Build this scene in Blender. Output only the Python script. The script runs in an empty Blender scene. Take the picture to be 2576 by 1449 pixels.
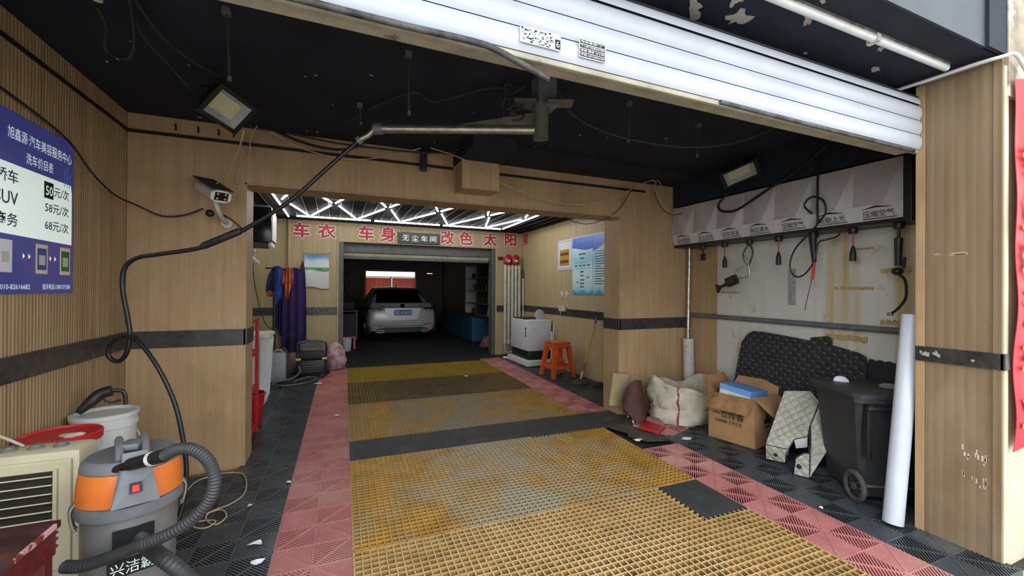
import bpy, bmesh, math, random
from mathutils import Vector, Matrix
random.seed(7)
SC = bpy.context.scene
COL = SC.collection
V = Vector
# ------------------------------------------------------------------ camera
cam_d = bpy.data.cameras.new('camera'); cam = bpy.data.objects.new('camera', cam_d); COL.objects.link(cam)
yaw, pitch, roll = .39856424, .00326919, .00585058
cam_d.sensor_fit = 'HORIZONTAL'; cam_d.sensor_width = 36.0; cam_d.lens = 1053.8 / 2576 * 36
cam_d.clip_start = .02; cam_d.clip_end = 200
_f = V((math.sin(yaw)*math.cos(pitch), math.cos(yaw)*math.cos(pitch), math.sin(pitch)))
_r = V((math.cos(yaw), -math.sin(yaw), 0)); _u = _r.cross(_f)
_r2 = _r*math.cos(roll) + _u*math.sin(roll); _u2 = -_r*math.sin(roll) + _u*math.cos(roll)
_m = Matrix((_r2, _u2, -_f)).transposed().to_4x4(); _m.translation = V((0, 0, 1.45))
cam.matrix_world = _m
SC.camera = cam
# ------------------------------------------------------------------ light
W = bpy.data.worlds.new('overcast_sky'); SC.world = W; W.use_nodes = True
_bg = W.node_tree.nodes['Background']; _bg.inputs[0].default_value = (.90, .95, 1.0, 1); _bg.inputs[1].default_value = 1.0
SC.view_settings.view_transform = 'Standard'; SC.view_settings.look = 'None'
SC.view_settings.gamma = 1.0; SC.view_settings.use_curve_mapping = False
SC.view_settings.exposure = 1.85
TUBE_POWER = 5.6      # emission strength of the tubes in the inner bay
# ------------------------------------------------------------------ helpers
def fz(x, y): return .012*y                      # the driveway rises gently inwards
def grid_to_world(gx, gy, h=0.0):
    y = (gy - .0155*(gx + .06)) / (1 + .0155**2); x = gx + .06 + .0155*y
    return V((x, y, fz(x, y) + h))

class MB:
    def __init__(s): s.v = []; s.f = []
    def add(s, vs, fs):
        o = len(s.v); s.v += [V(p) for p in vs]; s.f += [[i+o for i in f] for f in fs]; return s
    def box(s, a, b, bev=0, rot=None, piv=None):
        x0, y0, z0 = a; x1, y1, z1 = b
        if x0 > x1: x0, x1 = x1, x0
        if y0 > y1: y0, y1 = y1, y0
        if z0 > z1: z0, z1 = z1, z0
        bm = bmesh.new(); bmesh.ops.create_cube(bm, size=1)
        for v in bm.verts:
            v.co = V((x0+(v.co.x+.5)*(x1-x0), y0+(v.co.y+.5)*(y1-y0), z0+(v.co.z+.5)*(z1-z0)))
        if bev: bmesh.ops.bevel(bm, geom=bm.edges[:], offset=min(bev, .45*min(x1-x0, y1-y0, z1-z0)), segments=2, affect='EDGES', profile=.6)
        bm.verts.index_update()
        vs = [v.co.copy() for v in bm.verts]
        if rot:
            c = V(piv) if piv else V(((x0+x1)/2, (y0+y1)/2, (z0+z1)/2))
            vs = [rot @ (v-c) + c for v in vs]
        s.add(vs, [[v.index for v in f.verts] for f in bm.faces]); bm.free(); return s
    def cyl(s, p0, p1, r0, r1=None, n=16, caps=True):
        return s.tube([p0, p1], [r0, r0 if r1 is None else r1], n, caps)
    def tube(s, pts, r, n=10, caps=True, closed=False):
        pts = [V(p) for p in pts]; k = len(pts)
        rs = r if isinstance(r, (list, tuple)) else [r]*k
        tg = [(pts[min(i+1, k-1)] - pts[max(i-1, 0)]).normalized() for i in range(k)]
        if closed: tg = [(pts[(i+1) % k]-pts[i-1]).normalized() for i in range(k)]
        a = V((0, 0, 1)) if abs(tg[0].z) < .9 else V((1, 0, 0))
        nrm = (a - tg[0]*a.dot(tg[0])).normalized(); vs = []; fs = []
        for i in range(k):
            nrm = (nrm - tg[i]*nrm.dot(tg[i]))
            nrm = nrm.normalized() if nrm.length > 1e-6 else tg[i].orthogonal().normalized()
            bi = tg[i].cross(nrm)
            for j in range(n):
                t = 2*math.pi*j/n; vs.append(pts[i] + (nrm*math.cos(t) + bi*math.sin(t))*rs[i])
        for i in range(k-1 + (1 if closed else 0)):
            for j in range(n):
                fs.append([i*n+j, i*n+(j+1) % n, ((i+1) % k)*n+(j+1) % n, ((i+1) % k)*n+j])
        if caps and not closed:
            fs.append(list(range(n))[::-1]); fs.append([(k-1)*n+j for j in range(n)])
        return s.add(vs, fs)
    def lathe(s, prof, n=32, c=(0, 0, 0), sx=1, sy=1, fn=None):
        vs = []; fs = []; c = V(c); k = len(prof)
        for i, (r, z) in enumerate(prof):
            for j in range(n):
                t = 2*math.pi*j/n; q = fn(t, z) if fn else 1
                vs.append(c + V((r*q*math.cos(t)*sx, r*q*math.sin(t)*sy, z)))
        for i in range(k-1):
            for j in range(n): fs.append([i*n+j, i*n+(j+1) % n, (i+1)*n+(j+1) % n, (i+1)*n+j])
        fs.append(list(range(n))[::-1]); fs.append([(k-1)*n+j for j in range(n)])
        return s.add(vs, fs)
    def grid(s, fn, nu, nv, thick=0, closeu=False):
        vs = [V(fn(i/nu, j/nv)) for j in range(nv+1) for i in range(nu+1)]; w = nu+1
        fs = [[j*w+i, j*w+i+1, (j+1)*w+i+1, (j+1)*w+i] for j in range(nv) for i in range(nu)]
        if thick:
            nr = [V((0, 0, 0)) for _ in vs]
            for f in fs:
                q = (vs[f[1]]-vs[f[0]]).cross(vs[f[3]]-vs[f[0]])
                for i in f: nr[i] += q
            o = len(vs); vs2 = [v - (q.normalized() if q.length > 0 else V((0, 0, 1)))*thick for v, q in zip(vs, nr)]
            b = list(range(w)) + [j*w+nu for j in range(1, nv+1)] + [nv*w+i for i in range(nu-1, -1, -1)] + [j*w for j in range(nv-1, 0, -1)]
            fs2 = [[i+o for i in f[::-1]] for f in fs] + [[b[(i+1) % len(b)], b[i], b[i]+o, b[(i+1) % len(b)]+o] for i in range(len(b))]
            vs += vs2; fs += fs2
        return s.add(vs, fs)
    def prism(s, poly, org, a, b, d):
        """polygon poly (2-D) on the plane org + a*u + b*v, thickened by the vector d"""
        org, a, b, d = V(org), V(a), V(b), V(d); n = len(poly)
        lo = [org + a*p[0] + b*p[1] for p in poly]
        return s.add(lo + [p+d for p in lo], [list(range(n))[::-1], [n+i for i in range(n)]] + [[i, (i+1) % n, n+(i+1) % n, n+i] for i in range(n)])
    def ball(s, c, r, n=12, m=8, sc=(1, 1, 1)):
        vs = []; fs = []
        for i in range(m+1):
            t = math.pi*i/m
            for j in range(n):
                p = 2*math.pi*j/n; vs.append(V(c)+V((r*sc[0]*math.sin(t)*math.cos(p), r*sc[1]*math.sin(t)*math.sin(p), r*sc[2]*math.cos(t))))
        for i in range(m):
            for j in range(n): fs.append([i*n+j, (i+1)*n+j, (i+1)*n+(j+1) % n, i*n+(j+1) % n])
        return s.add(vs, fs)
    def build(s, name, mat, parent=None, smooth=False, local=False, fixn=True):
        root = parent
        while root is not None and root.parent is not None: root = root.parent
        if parent is None:
            xs = [p.x for p in s.v]; ys = [p.y for p in s.v]; org = V(((min(xs)+max(xs))/2, (min(ys)+max(ys))/2, min(p.z for p in s.v)))
        else: org = V((0, 0, 0)) if local else root.location.copy()
        me = bpy.data.meshes.new(name); me.from_pydata([p-org for p in s.v], [], s.f)
        if fixn:
            bm = bmesh.new(); bm.from_mesh(me); bmesh.ops.remove_doubles(bm, verts=bm.verts, dist=1e-6)
            bmesh.ops.recalc_face_normals(bm, faces=bm.faces); bm.to_mesh(me); bm.free()
        me.materials.append(mat)
        if smooth:
            for p in me.polygons: p.use_smooth = True
            me.set_sharp_from_angle(angle=math.radians(smooth if smooth is not True else 40))
        o = bpy.data.objects.new(name, me); COL.objects.link(o)
        if parent is None: o.location = org
        else: o.parent = parent
        return o

def tag(o, label=None, cat=None, group=None, kind=None):
    if label: o['label'] = label
    if cat: o['category'] = cat
    if group: o['group'] = group
    if kind: o['kind'] = kind
    return o
def thing(name, label, cat, loc=(0, 0, 0), group=None, rz=0):
    o = bpy.data.objects.new(name, None); COL.objects.link(o); o.location = loc; o.rotation_euler = (0, 0, rz); o.empty_display_size = .1
    return tag(o, label, cat, group)
def structure(name, label=None):
    o = bpy.data.objects.new(name, None); COL.objects.link(o); o.empty_display_size = .1
    return tag(o, label, None, None, 'structure')
def copy_tree(o, parent=None):
    c = o.copy(); COL.objects.link(c); c.parent = parent
    for ch in list(o.children): copy_tree(ch, c)
    return c
def spline(pts, n=6, closed=False):
    pts = [V(p) for p in pts]; k = len(pts); out = []
    for i in range(k if closed else k-1):
        if closed: p0, p1, p2, p3 = pts[i-1], pts[i], pts[(i+1) % k], pts[(i+2) % k]
        else: p0, p1, p2, p3 = pts[max(i-1, 0)], pts[i], pts[i+1], pts[min(i+2, k-1)]
        for j in range(n):
            t = j/n; out.append(.5*((2*p1) + (p2-p0)*t + (2*p0-5*p1+4*p2-p3)*t*t + (3*p1-p0-3*p2+p3)*t**3))
    if not closed: out.append(pts[-1])
    return out
def text(name, body, mat, parent, org, right, up, fit, depth=.0015, bold=0.0, keep=False):
    """lettering fitted into a w x h field whose lower left corner is org"""
    c = bpy.data.curves.new('lettering', 'FONT'); c.body = body; c.offset = bold; c.resolution_u = 2
    o = bpy.data.objects.new('lettering', c); COL.objects.link(o); bpy.context.view_layer.update()
    me = bpy.data.meshes.new_from_object(o.evaluated_get(bpy.context.evaluated_depsgraph_get()))
    vs = [v.co.copy() for v in me.vertices]; fs = [list(p.vertices) for p in me.polygons]
    bpy.data.objects.remove(o); bpy.data.curves.remove(c); bpy.data.meshes.remove(me)
    if not vs: return None
    x0 = min(v.x for v in vs); x1 = max(v.x for v in vs); y0 = min(v.y for v in vs); y1 = max(v.y for v in vs)
    sx = fit[0]/max(x1-x0, 1e-6); sy = fit[1]/max(y1-y0, 1e-6)
    ox = oy = 0
    if keep:
        q = min(sx, sy); ox = (fit[0]-q*(x1-x0))/2; oy = (fit[1]-q*(y1-y0))/2; sx = sy = q
    org, right, up = V(org), V(right).normalized(), V(up).normalized(); nrm = right.cross(up)
    m = MB(); m.add([org + right*((v.x-x0)*sx+ox) + up*((v.y-y0)*sy+oy) + nrm*depth for v in vs], fs)
    return m.build(name, mat, parent, fixn=False)
# ------------------------------------------------------------------ materials
def rgb(*c):
    return tuple(((x/255)/12.92 if x/255 <= .04045 else ((x/255+.055)/1.055)**2.4) for x in c) + (1,)
_mats = {}
def mat(name, c1, c2=None, scale=6, rough=.6, metal=0, bump=0, bscale=60, stretch=(1, 1, 1), lo=.35, hi=.65, spec=.5, world=False,
        dirt=None, dscale=3, dlo=.5, dhi=.7, emit=0, trans=0, alpha=1, rvar=0, dstretch=(1, 1, 1), detail=5):
    m = bpy.data.materials.new(name); m.use_nodes = True; nt = m.node_tree; N = nt.nodes; L = nt.links; b = N['Principled BSDF']
    tc = N.new('ShaderNodeTexCoord'); geo = N.new('ShaderNodeNewGeometry'); src = geo.outputs['Position'] if world else tc.outputs['Object']
    def mapped(st):
        mp = N.new('ShaderNodeMapping'); mp.inputs['Scale'].default_value = st; L.new(src, mp.inputs['Vector']); return mp.outputs[0]
    def noise(sc, st, det=5):
        n = N.new('ShaderNodeTexNoise'); n.inputs['Scale'].default_value = sc; n.inputs['Detail'].default_value = det; n.inputs['Roughness'].default_value = .6
        L.new(mapped(st), n.inputs['Vector']); return n.outputs['Fac']
    def rng(fac, lo_, hi_):
        r = N.new('ShaderNodeMapRange'); r.inputs[1].default_value = lo_; r.inputs[2].default_value = hi_; L.new(fac, r.inputs[0]); return r.outputs[0]
    def mix(fac, a, c):
        x = N.new('ShaderNodeMix'); x.data_type = 'RGBA'
        if fac is not None: L.new(fac, x.inputs[0])
        for sock, val in ((x.inputs[6], a), (x.inputs[7], c)):
            if isinstance(val, tuple): sock.default_value = val
            else: L.new(val, sock)
        return x.outputs[2]
    c1 = c1 if len(c1) == 4 else rgb(*c1)
    col = c1
    if c2 is not None:
        c2 = c2 if len(c2) == 4 else rgb(*c2)
        fac = rng(noise(scale, stretch, detail), lo, hi); col = mix(fac, c1, c2)
    if dirt is not None:
        col = mix(rng(noise(dscale, dstretch), dlo, dhi), col, rgb(*dirt))
    if isinstance(col, tuple): b.inputs['Base Color'].default_value = col
    else: L.new(col, b.inputs['Base Color'])
    b.inputs['Roughness'].default_value = rough; b.inputs['Metallic'].default_value = metal; b.inputs['Specular IOR Level'].default_value = spec
    if rvar:
        r = N.new('ShaderNodeMapRange'); L.new(noise(scale*1.7, (1, 1, 1)), r.inputs[0]); r.inputs[1].default_value = .3; r.inputs[2].default_value = .7
        r.inputs[3].default_value = max(.05, rough-rvar); r.inputs[4].default_value = min(1, rough+rvar); L.new(r.outputs[0], b.inputs['Roughness'])
    if bump:
        bp = N.new('ShaderNodeBump'); bp.inputs['Strength'].default_value = bump; bp.inputs['Distance'].default_value = .004
        L.new(noise(bscale, stretch), bp.inputs['Height']); L.new(bp.outputs[0], b.inputs['Normal'])
    if emit:
        b.inputs['Emission Color'].default_value = c1; b.inputs['Emission Strength'].default_value = emit
    if trans: b.inputs['Transmission Weight'].default_value = trans
    if alpha < 1: b.inputs['Alpha'].default_value = alpha
    m['n'] = name; _mats[name] = m; m.node_tree['tmp'] = 0
    return m
def flute(m, period, strength=.5, shade=None):
    """vertical ribs of the wall panels as fine relief"""
    nt = m.node_tree; N = nt.nodes; L = nt.links; b = N['Principled BSDF']
    geo = N.new('ShaderNodeNewGeometry'); sep = N.new('ShaderNodeSeparateXYZ'); L.new(geo.outputs['Position'], sep.inputs[0])
    ad = N.new('ShaderNodeMath'); L.new(sep.outputs[0], ad.inputs[0]); L.new(sep.outputs[1], ad.inputs[1])
    mu = N.new('ShaderNodeMath'); mu.operation = 'MULTIPLY'; mu.inputs[1].default_value = 2*math.pi/period; L.new(ad.outputs[0], mu.inputs[0])
    si = N.new('ShaderNodeMath'); si.operation = 'SINE'; L.new(mu.outputs[0], si.inputs[0])
    ab = N.new('ShaderNodeMath'); ab.operation = 'ABSOLUTE'; L.new(si.outputs[0], ab.inputs[0])
    bp = N.new('ShaderNodeBump'); bp.inputs['Strength'].default_value = strength; bp.inputs['Distance'].default_value = .006
    L.new(ab.outputs[0], bp.inputs['Height']); L.new(bp.outputs[0], b.inputs['Normal'])
    return m
M_ = {}
M_['panel'] = flute(mat('brown_wall_panel', (182, 152, 114), (167, 137, 101), 3.2, .55, stretch=(9, 9, .35), world=True, dirt=(149, 121, 87), dscale=1.6, dlo=.52, dhi=.8, spec=.35), .016, .16)
M_['panel_left'] = flute(mat('fluted_brown_panel', (178, 151, 114), (153, 128, 95), 3.0, .5, stretch=(8, 8, .3), world=True, dirt=(140, 120, 92), dscale=1.4, dlo=.5, dhi=.8, spec=.35), .05, .55)
M_['panel_pale'] = flute(mat('pale_wall_panel', (178, 160, 124), (164, 146, 112), 3.0, .5, stretch=(8, 8, .3), world=True, spec=.3), .02, .12)
M_['panel_street'] = flute(mat('weathered_panel', (138, 117, 90), (124, 103, 78), 2.5, .5, stretch=(6, 6, .35), world=True, dirt=(152, 134, 108), dscale=2.2, dlo=.55, dhi=.75, dstretch=(1, 1, .5), spec=.35), .09, .2)
M_['trim'] = mat('black_marble_trim', (38, 38, 40), (64, 62, 60), 14, .35, rvar=.15, dirt=(104, 98, 90), dscale=22, dlo=.66, dhi=.8, world=True)
M_['line'] = mat('black_slot', (16, 14, 13), (24, 21, 19), 10, .7)
M_['ceil'] = mat('black_ceiling_paint', (28, 34, 45), (37, 43, 54), 2.5, .75, world=True, bump=.25, bscale=18, dirt=(84, 84, 84), dscale=7, dlo=.74, dhi=.86, spec=.25)
M_['peel'] = mat('bare_plaster', (176, 170, 158), (150, 144, 132), 12, .9, bump=.3)
M_['shut'] = mat('white_shutter_paint', (192, 195, 203), (182, 186, 194), 4, .38, world=True, spec=.4)
M_['cream'] = mat('dusty_cream_metal', (176, 170, 150), (150, 144, 126), 7, .6, world=True, dirt=(96, 82, 66), dscale=9, dlo=.68, dhi=.8)
M_['rubber'] = mat('black_rubber', (26, 26, 28), (38, 38, 40), 30, .55)
M_['hose'] = mat('black_hose', (20, 20, 21), (30, 30, 31), 30, .42)
M_['dustcable'] = mat('dusty_cable', (58, 55, 52), (40, 38, 37), 20, .8)
M_['wirew'] = mat('cream_wire', (196, 176, 142), (170, 150, 118), 12, .6)
M_['wireb'] = mat('thin_black_wire', (24, 22, 20), (34, 31, 28), 12, .6)
M_['white'] = mat('white_plastic', (222, 222, 220), (208, 208, 206), 8, .4)
M_['offwhite'] = mat('aged_white', (200, 196, 184), (178, 172, 158), 9, .5)
M_['steel'] = mat('dusty_steel', (190, 184, 170), (150, 142, 126), 14, .35, metal=.85, rvar=.12)
M_['galv'] = mat('galvanised_grey', (120, 124, 126), (98, 102, 104), 14, .45, metal=.3)
M_['greym'] = mat('grey_painted_metal', (92, 94, 92), (74, 76, 74), 10, .5)
M_['black'] = mat('black_plastic', (22, 23, 25), (32, 33, 35), 14, .45)
M_['glossblack'] = mat('glossy_black', (10, 11, 13), (16, 17, 19), 10, .15)
M_['red'] = mat('red_plastic', (188, 32, 40), (160, 24, 32), 8, .4)
M_['redpaint'] = mat('red_vinyl', (186, 38, 42), (172, 32, 36), 8, .5)
M_['orange'] = mat('orange_plastic', (232, 128, 56), (214, 112, 46), 6, .45, dirt=(170, 96, 50), dscale=9, dlo=.66, dhi=.8)
M_['stool'] = mat('orange_stool_plastic', (206, 92, 40), (184, 78, 34), 8, .45)

M_['ground'] = mat('dirty_concrete', (44, 40, 35), (28, 26, 24), 4, .85, world=True, bump=.4, bscale=30, dirt=(60, 54, 44), dscale=2.2, dlo=.48, dhi=.7)
M_['street'] = mat('street_paving', (170, 168, 162), (150, 148, 142), 5, .85, world=True)
M_['tile_b'] = mat('black_tile_plastic', (62, 67, 71), (74, 78, 82), 5, .32, world=True, dirt=(108, 108, 104), dscale=2.6, dlo=.56, dhi=.8, spec=.5)
M_['tile_r'] = mat('red_tile_plastic', (194, 128, 124), (174, 106, 103), 4, .42, world=True, dirt=(206, 164, 154), dscale=2.0, dlo=.5, dhi=.8)
def grate_mat(name, base, wear, dlo, dhi, sc=1.5):
    m = mat(name, base, tuple(int(c*.86) for c in base), 5, .5, world=True, dirt=wear, dscale=sc*2, dlo=dlo, dhi=dhi, detail=3)
    # the wheel path down the middle is worn grey: widen the wear there
    nt = m.node_tree; N = nt.nodes; L = nt.links
    mr = [n for n in N if n.type == 'MAP_RANGE' and abs(n.inputs[1].default_value-dlo) < 1e-6][-1]; src = mr.inputs[0].links[0].from_socket
    geo = N.new('ShaderNodeNewGeometry'); sep = N.new('ShaderNodeSeparateXYZ'); L.new(geo.outputs['Position'], sep.inputs[0])
    a = N.new('ShaderNodeMath'); a.operation = 'SUBTRACT'; a.inputs[1].default_value = 1.25; L.new(sep.outputs[0], a.inputs[0])
    b = N.new('ShaderNodeMath'); b.operation = 'ABSOLUTE'; L.new(a.outputs[0], b.inputs[0])
    c = N.new('ShaderNodeMath'); c.operation = 'MULTIPLY_ADD'; c.inputs[1].default_value = -.26; c.inputs[2].default_value = .17; L.new(b.outputs[0], c.inputs[0])
    d = N.new('ShaderNodeMath'); L.new(c.outputs[0], d.inputs[0]); L.new(src, d.inputs[1]); L.new(d.outputs[0], mr.inputs[0])
    return m
M_['g0'] = grate_mat('sandy_yellow_grating', (218, 184, 112), (228, 204, 150), .40, .74)
M_['g1'] = grate_mat('worn_yellow_grating', (206, 164, 70), (194, 180, 150), .40, .74)
M_['g2'] = grate_mat('dusty_yellow_grating', (188, 150, 62), (160, 147, 118), .40, .72)
M_['g3'] = grate_mat('oily_yellow_grating', (150, 122, 46), (88, 80, 64), .34, .64)
M_['g4'] = grate_mat('clean_yellow_grating', (170, 140, 34), (150, 124, 40), .5, .7)
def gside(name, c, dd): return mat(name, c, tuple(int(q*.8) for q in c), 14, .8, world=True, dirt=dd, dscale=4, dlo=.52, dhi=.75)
M_['gs0'] = gside('sandy_flank_shade_tone', (182, 144, 88), (104, 80, 50)); M_['gs1'] = grate_mat('dusty_flank_shade_tone', (176, 132, 62), (152, 140, 114), .40, .70); M_['gs2'] = grate_mat('dusty_far_flank_shade_tone', (168, 126, 58), (134, 122, 98), .40, .70)  # flanks darker than the tops: shade between the bars put into the colour
M_['gs3'] = gside('oily_flank_shade_tone', (104, 86, 50), (50, 44, 34)); M_['gs4'] = gside('yellow_flank_shade_tone', (160, 132, 44), (110, 92, 40))
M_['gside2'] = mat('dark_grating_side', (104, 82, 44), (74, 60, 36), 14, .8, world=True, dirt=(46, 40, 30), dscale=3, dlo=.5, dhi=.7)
M_['sand'] = mat('sand_in_grating', (110, 84, 48), (78, 60, 36), 9, .9, world=True, bump=.6, bscale=40, dirt=(44, 36, 26), dscale=5, dlo=.52, dhi=.66)
M_['silt'] = mat('dark_silt', (50, 43, 31), (30, 27, 21), 9, .8, world=True, bump=.5, bscale=40)
M_['asphalt'] = mat('black_rubber_strip', (58, 60, 60), (46, 48, 48), 10, .7, world=True, dirt=(84, 84, 80), dscale=4, dlo=.55, dhi=.75)
M_['rearfloor'] = mat('rear_floor', (34, 36, 38), (26, 28, 30), 5, .7, world=True)
M_['rearwall'] = mat('grey_plaster', (120, 116, 108), (104, 100, 92), 4, .85, world=True)
M_['tubeglow'] = mat('lit_tube', (255, 255, 252), emit=TUBE_POWER)
M_['tubeoff'] = mat('unlit_tube', (220, 222, 220), (206, 208, 206), 8, .25)
M_['lens'] = mat('flood_reflector', (176, 180, 178), (160, 164, 162), 8, .35, metal=.1)
M_['led'] = mat('led_array', (206, 204, 150), (190, 186, 130), 60, .5)
# ------------------------------------------------------------------ the setting
def streaky(name):
    m = mat(name, (206, 204, 198), (192, 190, 184), 3, .55, world=True)
    nt = m.node_tree; N = nt.nodes; L = nt.links; b = N['Principled BSDF']; old = b.inputs['Base Color'].links[0].from_socket
    geo = N.new('ShaderNodeNewGeometry')
    def layer(prev, st, sc, lo, hi, col, amt):
        mp = N.new('ShaderNodeMapping'); mp.inputs['Scale'].default_value = st; L.new(geo.outputs['Position'], mp.inputs[0])
        n = N.new('ShaderNodeTexNoise'); n.inputs['Scale'].default_value = sc; n.inputs['Detail'].default_value = 4; L.new(mp.outputs[0], n.inputs[0])
        r = N.new('ShaderNodeMapRange'); r.inputs[1].default_value = lo; r.inputs[2].default_value = hi; r.inputs[4].default_value = amt; L.new(n.outputs[0], r.inputs[0])
        x = N.new('ShaderNodeMix'); x.data_type = 'RGBA'; L.new(r.outputs[0], x.inputs[0]); L.new(prev, x.inputs[6]); x.inputs[7].default_value = rgb(*col); return x.outputs[2]
    c = layer(old, (1, 6, .25), 1.0, .50, .64, (180, 158, 104), .9)
    c = layer(c, (1, 3, 3), 2.0, .62, .72, (156, 142, 112), .7)
    L.new(c, b.inputs['Base Color']); return m
M_['whitewall'] = streaky('stained_white_panel')
M_['facade'] = mat('dark_facade_paint', (66, 74, 78), (50, 57, 62), 2, .6, world=True, dirt=(104, 108, 106), dscale=6, dlo=.72, dhi=.85)
M_['oldwall'] = mat('peeled_old_render', (176, 162, 140), (120, 106, 90), 6, .9, world=True, bump=.6, bscale=14, dirt=(210, 202, 186), dscale=4, dlo=.5, dhi=.6)
M_['creamwall'] = mat('cream_wall_paint', (206, 196, 168), (188, 178, 150), 4, .7, world=True)
M_['gridbar'] = mat('black_grid_bar', (16, 18, 21), (22, 24, 27), 9, .55)

def panels(root, along, edges, plane, inward, z0, z1, m, th=.02):
    """wall boards side by side, each a part with bevelled edges"""
    for a, b in zip(edges[:-1], edges[1:]):
        if along == 'x': MB().box((a, plane, z0), (b, plane+inward*th, z1), .0025).build('wall_panel', m, root)
        else: MB().box((plane, a, z0), (plane+inward*th, b, z1), .0025).build('wall_panel', m, root)
def frange(a, b, s):
    o = [a]
    while o[-1]+s < b-.08: o.append(o[-1]+s)
    return o+[b]
ZC = 2.72
# floor slab, following the gentle rise of the driveway
fl_ = structure('floor')
MB().add([(x, y, fz(x, y)-.048-d) for d in (0, .2) for x, y in ((-1.6, 1.0), (4.2, 1.0), (4.2, 8.2), (-1.6, 8.2))],
         [[0, 1, 2, 3], [7, 6, 5, 4], [0, 4, 5, 1], [1, 5, 6, 2], [2, 6, 7, 3], [3, 7, 4, 0]]).build('slab', M_['ground'], fl_)
MB().add([(x, y, fz(x, y)-.004-d) for d in (0, .2) for x, y in ((-.8, 7.76), (3.9, 7.76), (3.9, 15.8), (-.8, 15.8))],
         [[0, 1, 2, 3], [7, 6, 5, 4], [0, 4, 5, 1], [1, 5, 6, 2], [2, 6, 7, 3], [3, 7, 4, 0]]).build('rear_floor_slab', M_['rearfloor'], fl_)
MB().box((-14, -16, -.25), (16, 1.0, -.03)).build('street_paving', M_['street'], fl_)
# ribbed click tiles: four quarters of slanting ribs round a hub
def tile_mesh():
    m = MB(); h = -.03; q = .1985
    def strip(a, b, w, z=0.0):
        a, b = V(a+(0,)), V(b+(0,)); n = (b-a).cross(V((0, 0, 1))).normalized()*w/2
        m.add([a+n+V((0, 0, z)), b+n+V((0, 0, z)), b-n+V((0, 0, z)), a-n+V((0, 0, z)), a+n+V((0, 0, h)), b+n+V((0, 0, h)), b-n+V((0, 0, h)), a-n+V((0, 0, h))],
              [[0, 1, 2, 3], [0, 4, 5, 1], [2, 6, 7, 3]])
    for sx in (-1, 1):
        for sy in (-1, 1):
            k = 1
            while k*.0213 < 2*q-.01:
                c = k*.0213
                a, b = ((0, c), (c, 0)) if c <= q else ((c-q, q), (q, c-q))
                strip((a[0]*sx, a[1]*sy), (b[0]*sx, b[1]*sy), .0066, -.001); k += 1
            strip((0, 0), (q*sx, q*sy), .008)
    for a, b in (((0, -q), (0, q)), ((-q, 0), (q, 0))): strip(a, b, .006)
    for a, b in (((-q, -q), (q, -q)), ((q, -q), (q, q)), ((q, q), (-q, q)), ((-q, q), (-q, -q))): strip(a, b, .005)
    m.add([(.016*math.cos(t*math.pi/4), .016*math.sin(t*math.pi/4), .0005) for t in range(8)], [list(range(8))])
    return m
_t = tile_mesh().build('floor_tile', M_['tile_r'], fl_, fixn=False); MESH_R = _t.data
MESH_B = MESH_R.copy(); MESH_B.materials.clear(); MESH_B.materials.append(M_['tile_b'])
_a = .0155; EX = V((math.cos(_a), -math.sin(_a), 0)); EY = V((math.sin(_a), math.cos(_a), .012)).normalized(); EZ = EX.cross(EY)
GR = Matrix((EX, EY, EZ)).transposed()
def put_tile(gx, gy, red, h=0, tilt=None, rz=0):
    global _t
    o = _t if _t else bpy.data.objects.new('floor_tile', None if False else MESH_R)
    if _t is None: COL.objects.link(o)
    _t = None
    if not red: o.data = MESH_B
    r = GR.copy()
    if tilt: r = tilt @ r
    mm = (r @ Matrix.Rotation(rz, 3, 'Z')).to_4x4(); mm.translation = grid_to_world(gx, gy, h-.001)
    o.parent = fl_; o.matrix_basis = mm
for k in range(-3, 14):
    gy = 2.37 + .4*k
    if gy < 1.1: continue
    put_tile(-.2, gy, True)
    for c in (1, 2, 3):
        gx = -.2-.4*c
        if c >= 2 and 3.8 < gy < 4.2: continue
        if c == 3 and gy > 4: continue
        put_tile(gx, gy, False)
for k in range(-2, 15):
    gy = 2.026 + .4*k
    if gy > 7.95 or gy < 1.0: continue
    if gy < 3.1 or gy > 4.0: put_tile(2.62, gy, True)
    for c in (1, 2, 3):
        gx = 2.62+.4*c
        if gy < 1.3 and c >= 2: continue
        if 3.4 < gy < 4.3 or (gy > 3.4 and c == 3): continue
        put_tile(gx, gy, False)
put_tile(2.97, 3.42, True, .022, Matrix.Rotation(.09, 3, 'X') @ Matrix.Rotation(-.06, 3, 'Y'), .35)
# left wall with fluted boards
wl = structure('wall_left')
MB().box((-1.6, 1.04, -.1), (-1.42, 8.3, 2.9)).build('wall_core', M_['panel_left'], wl)
panels(wl, 'y', frange(1.04, 3.88, .41), -1.42, 1, 0.0, ZC, M_['panel_left'])
MB().box((-1.42, 1.04, 1.0), (-1.388, 3.88, 1.125), .004).build('trim_band', M_['trim'], wl)
MB().box((-1.42, 1.04, 2.58), (-1.392, 3.88, 2.603)).build('trim_line', M_['line'], wl)
panels(wl, 'y', frange(4.17, 8.15, .41), -1.42, 1, .03, ZC, M_['panel_pale'])
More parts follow.
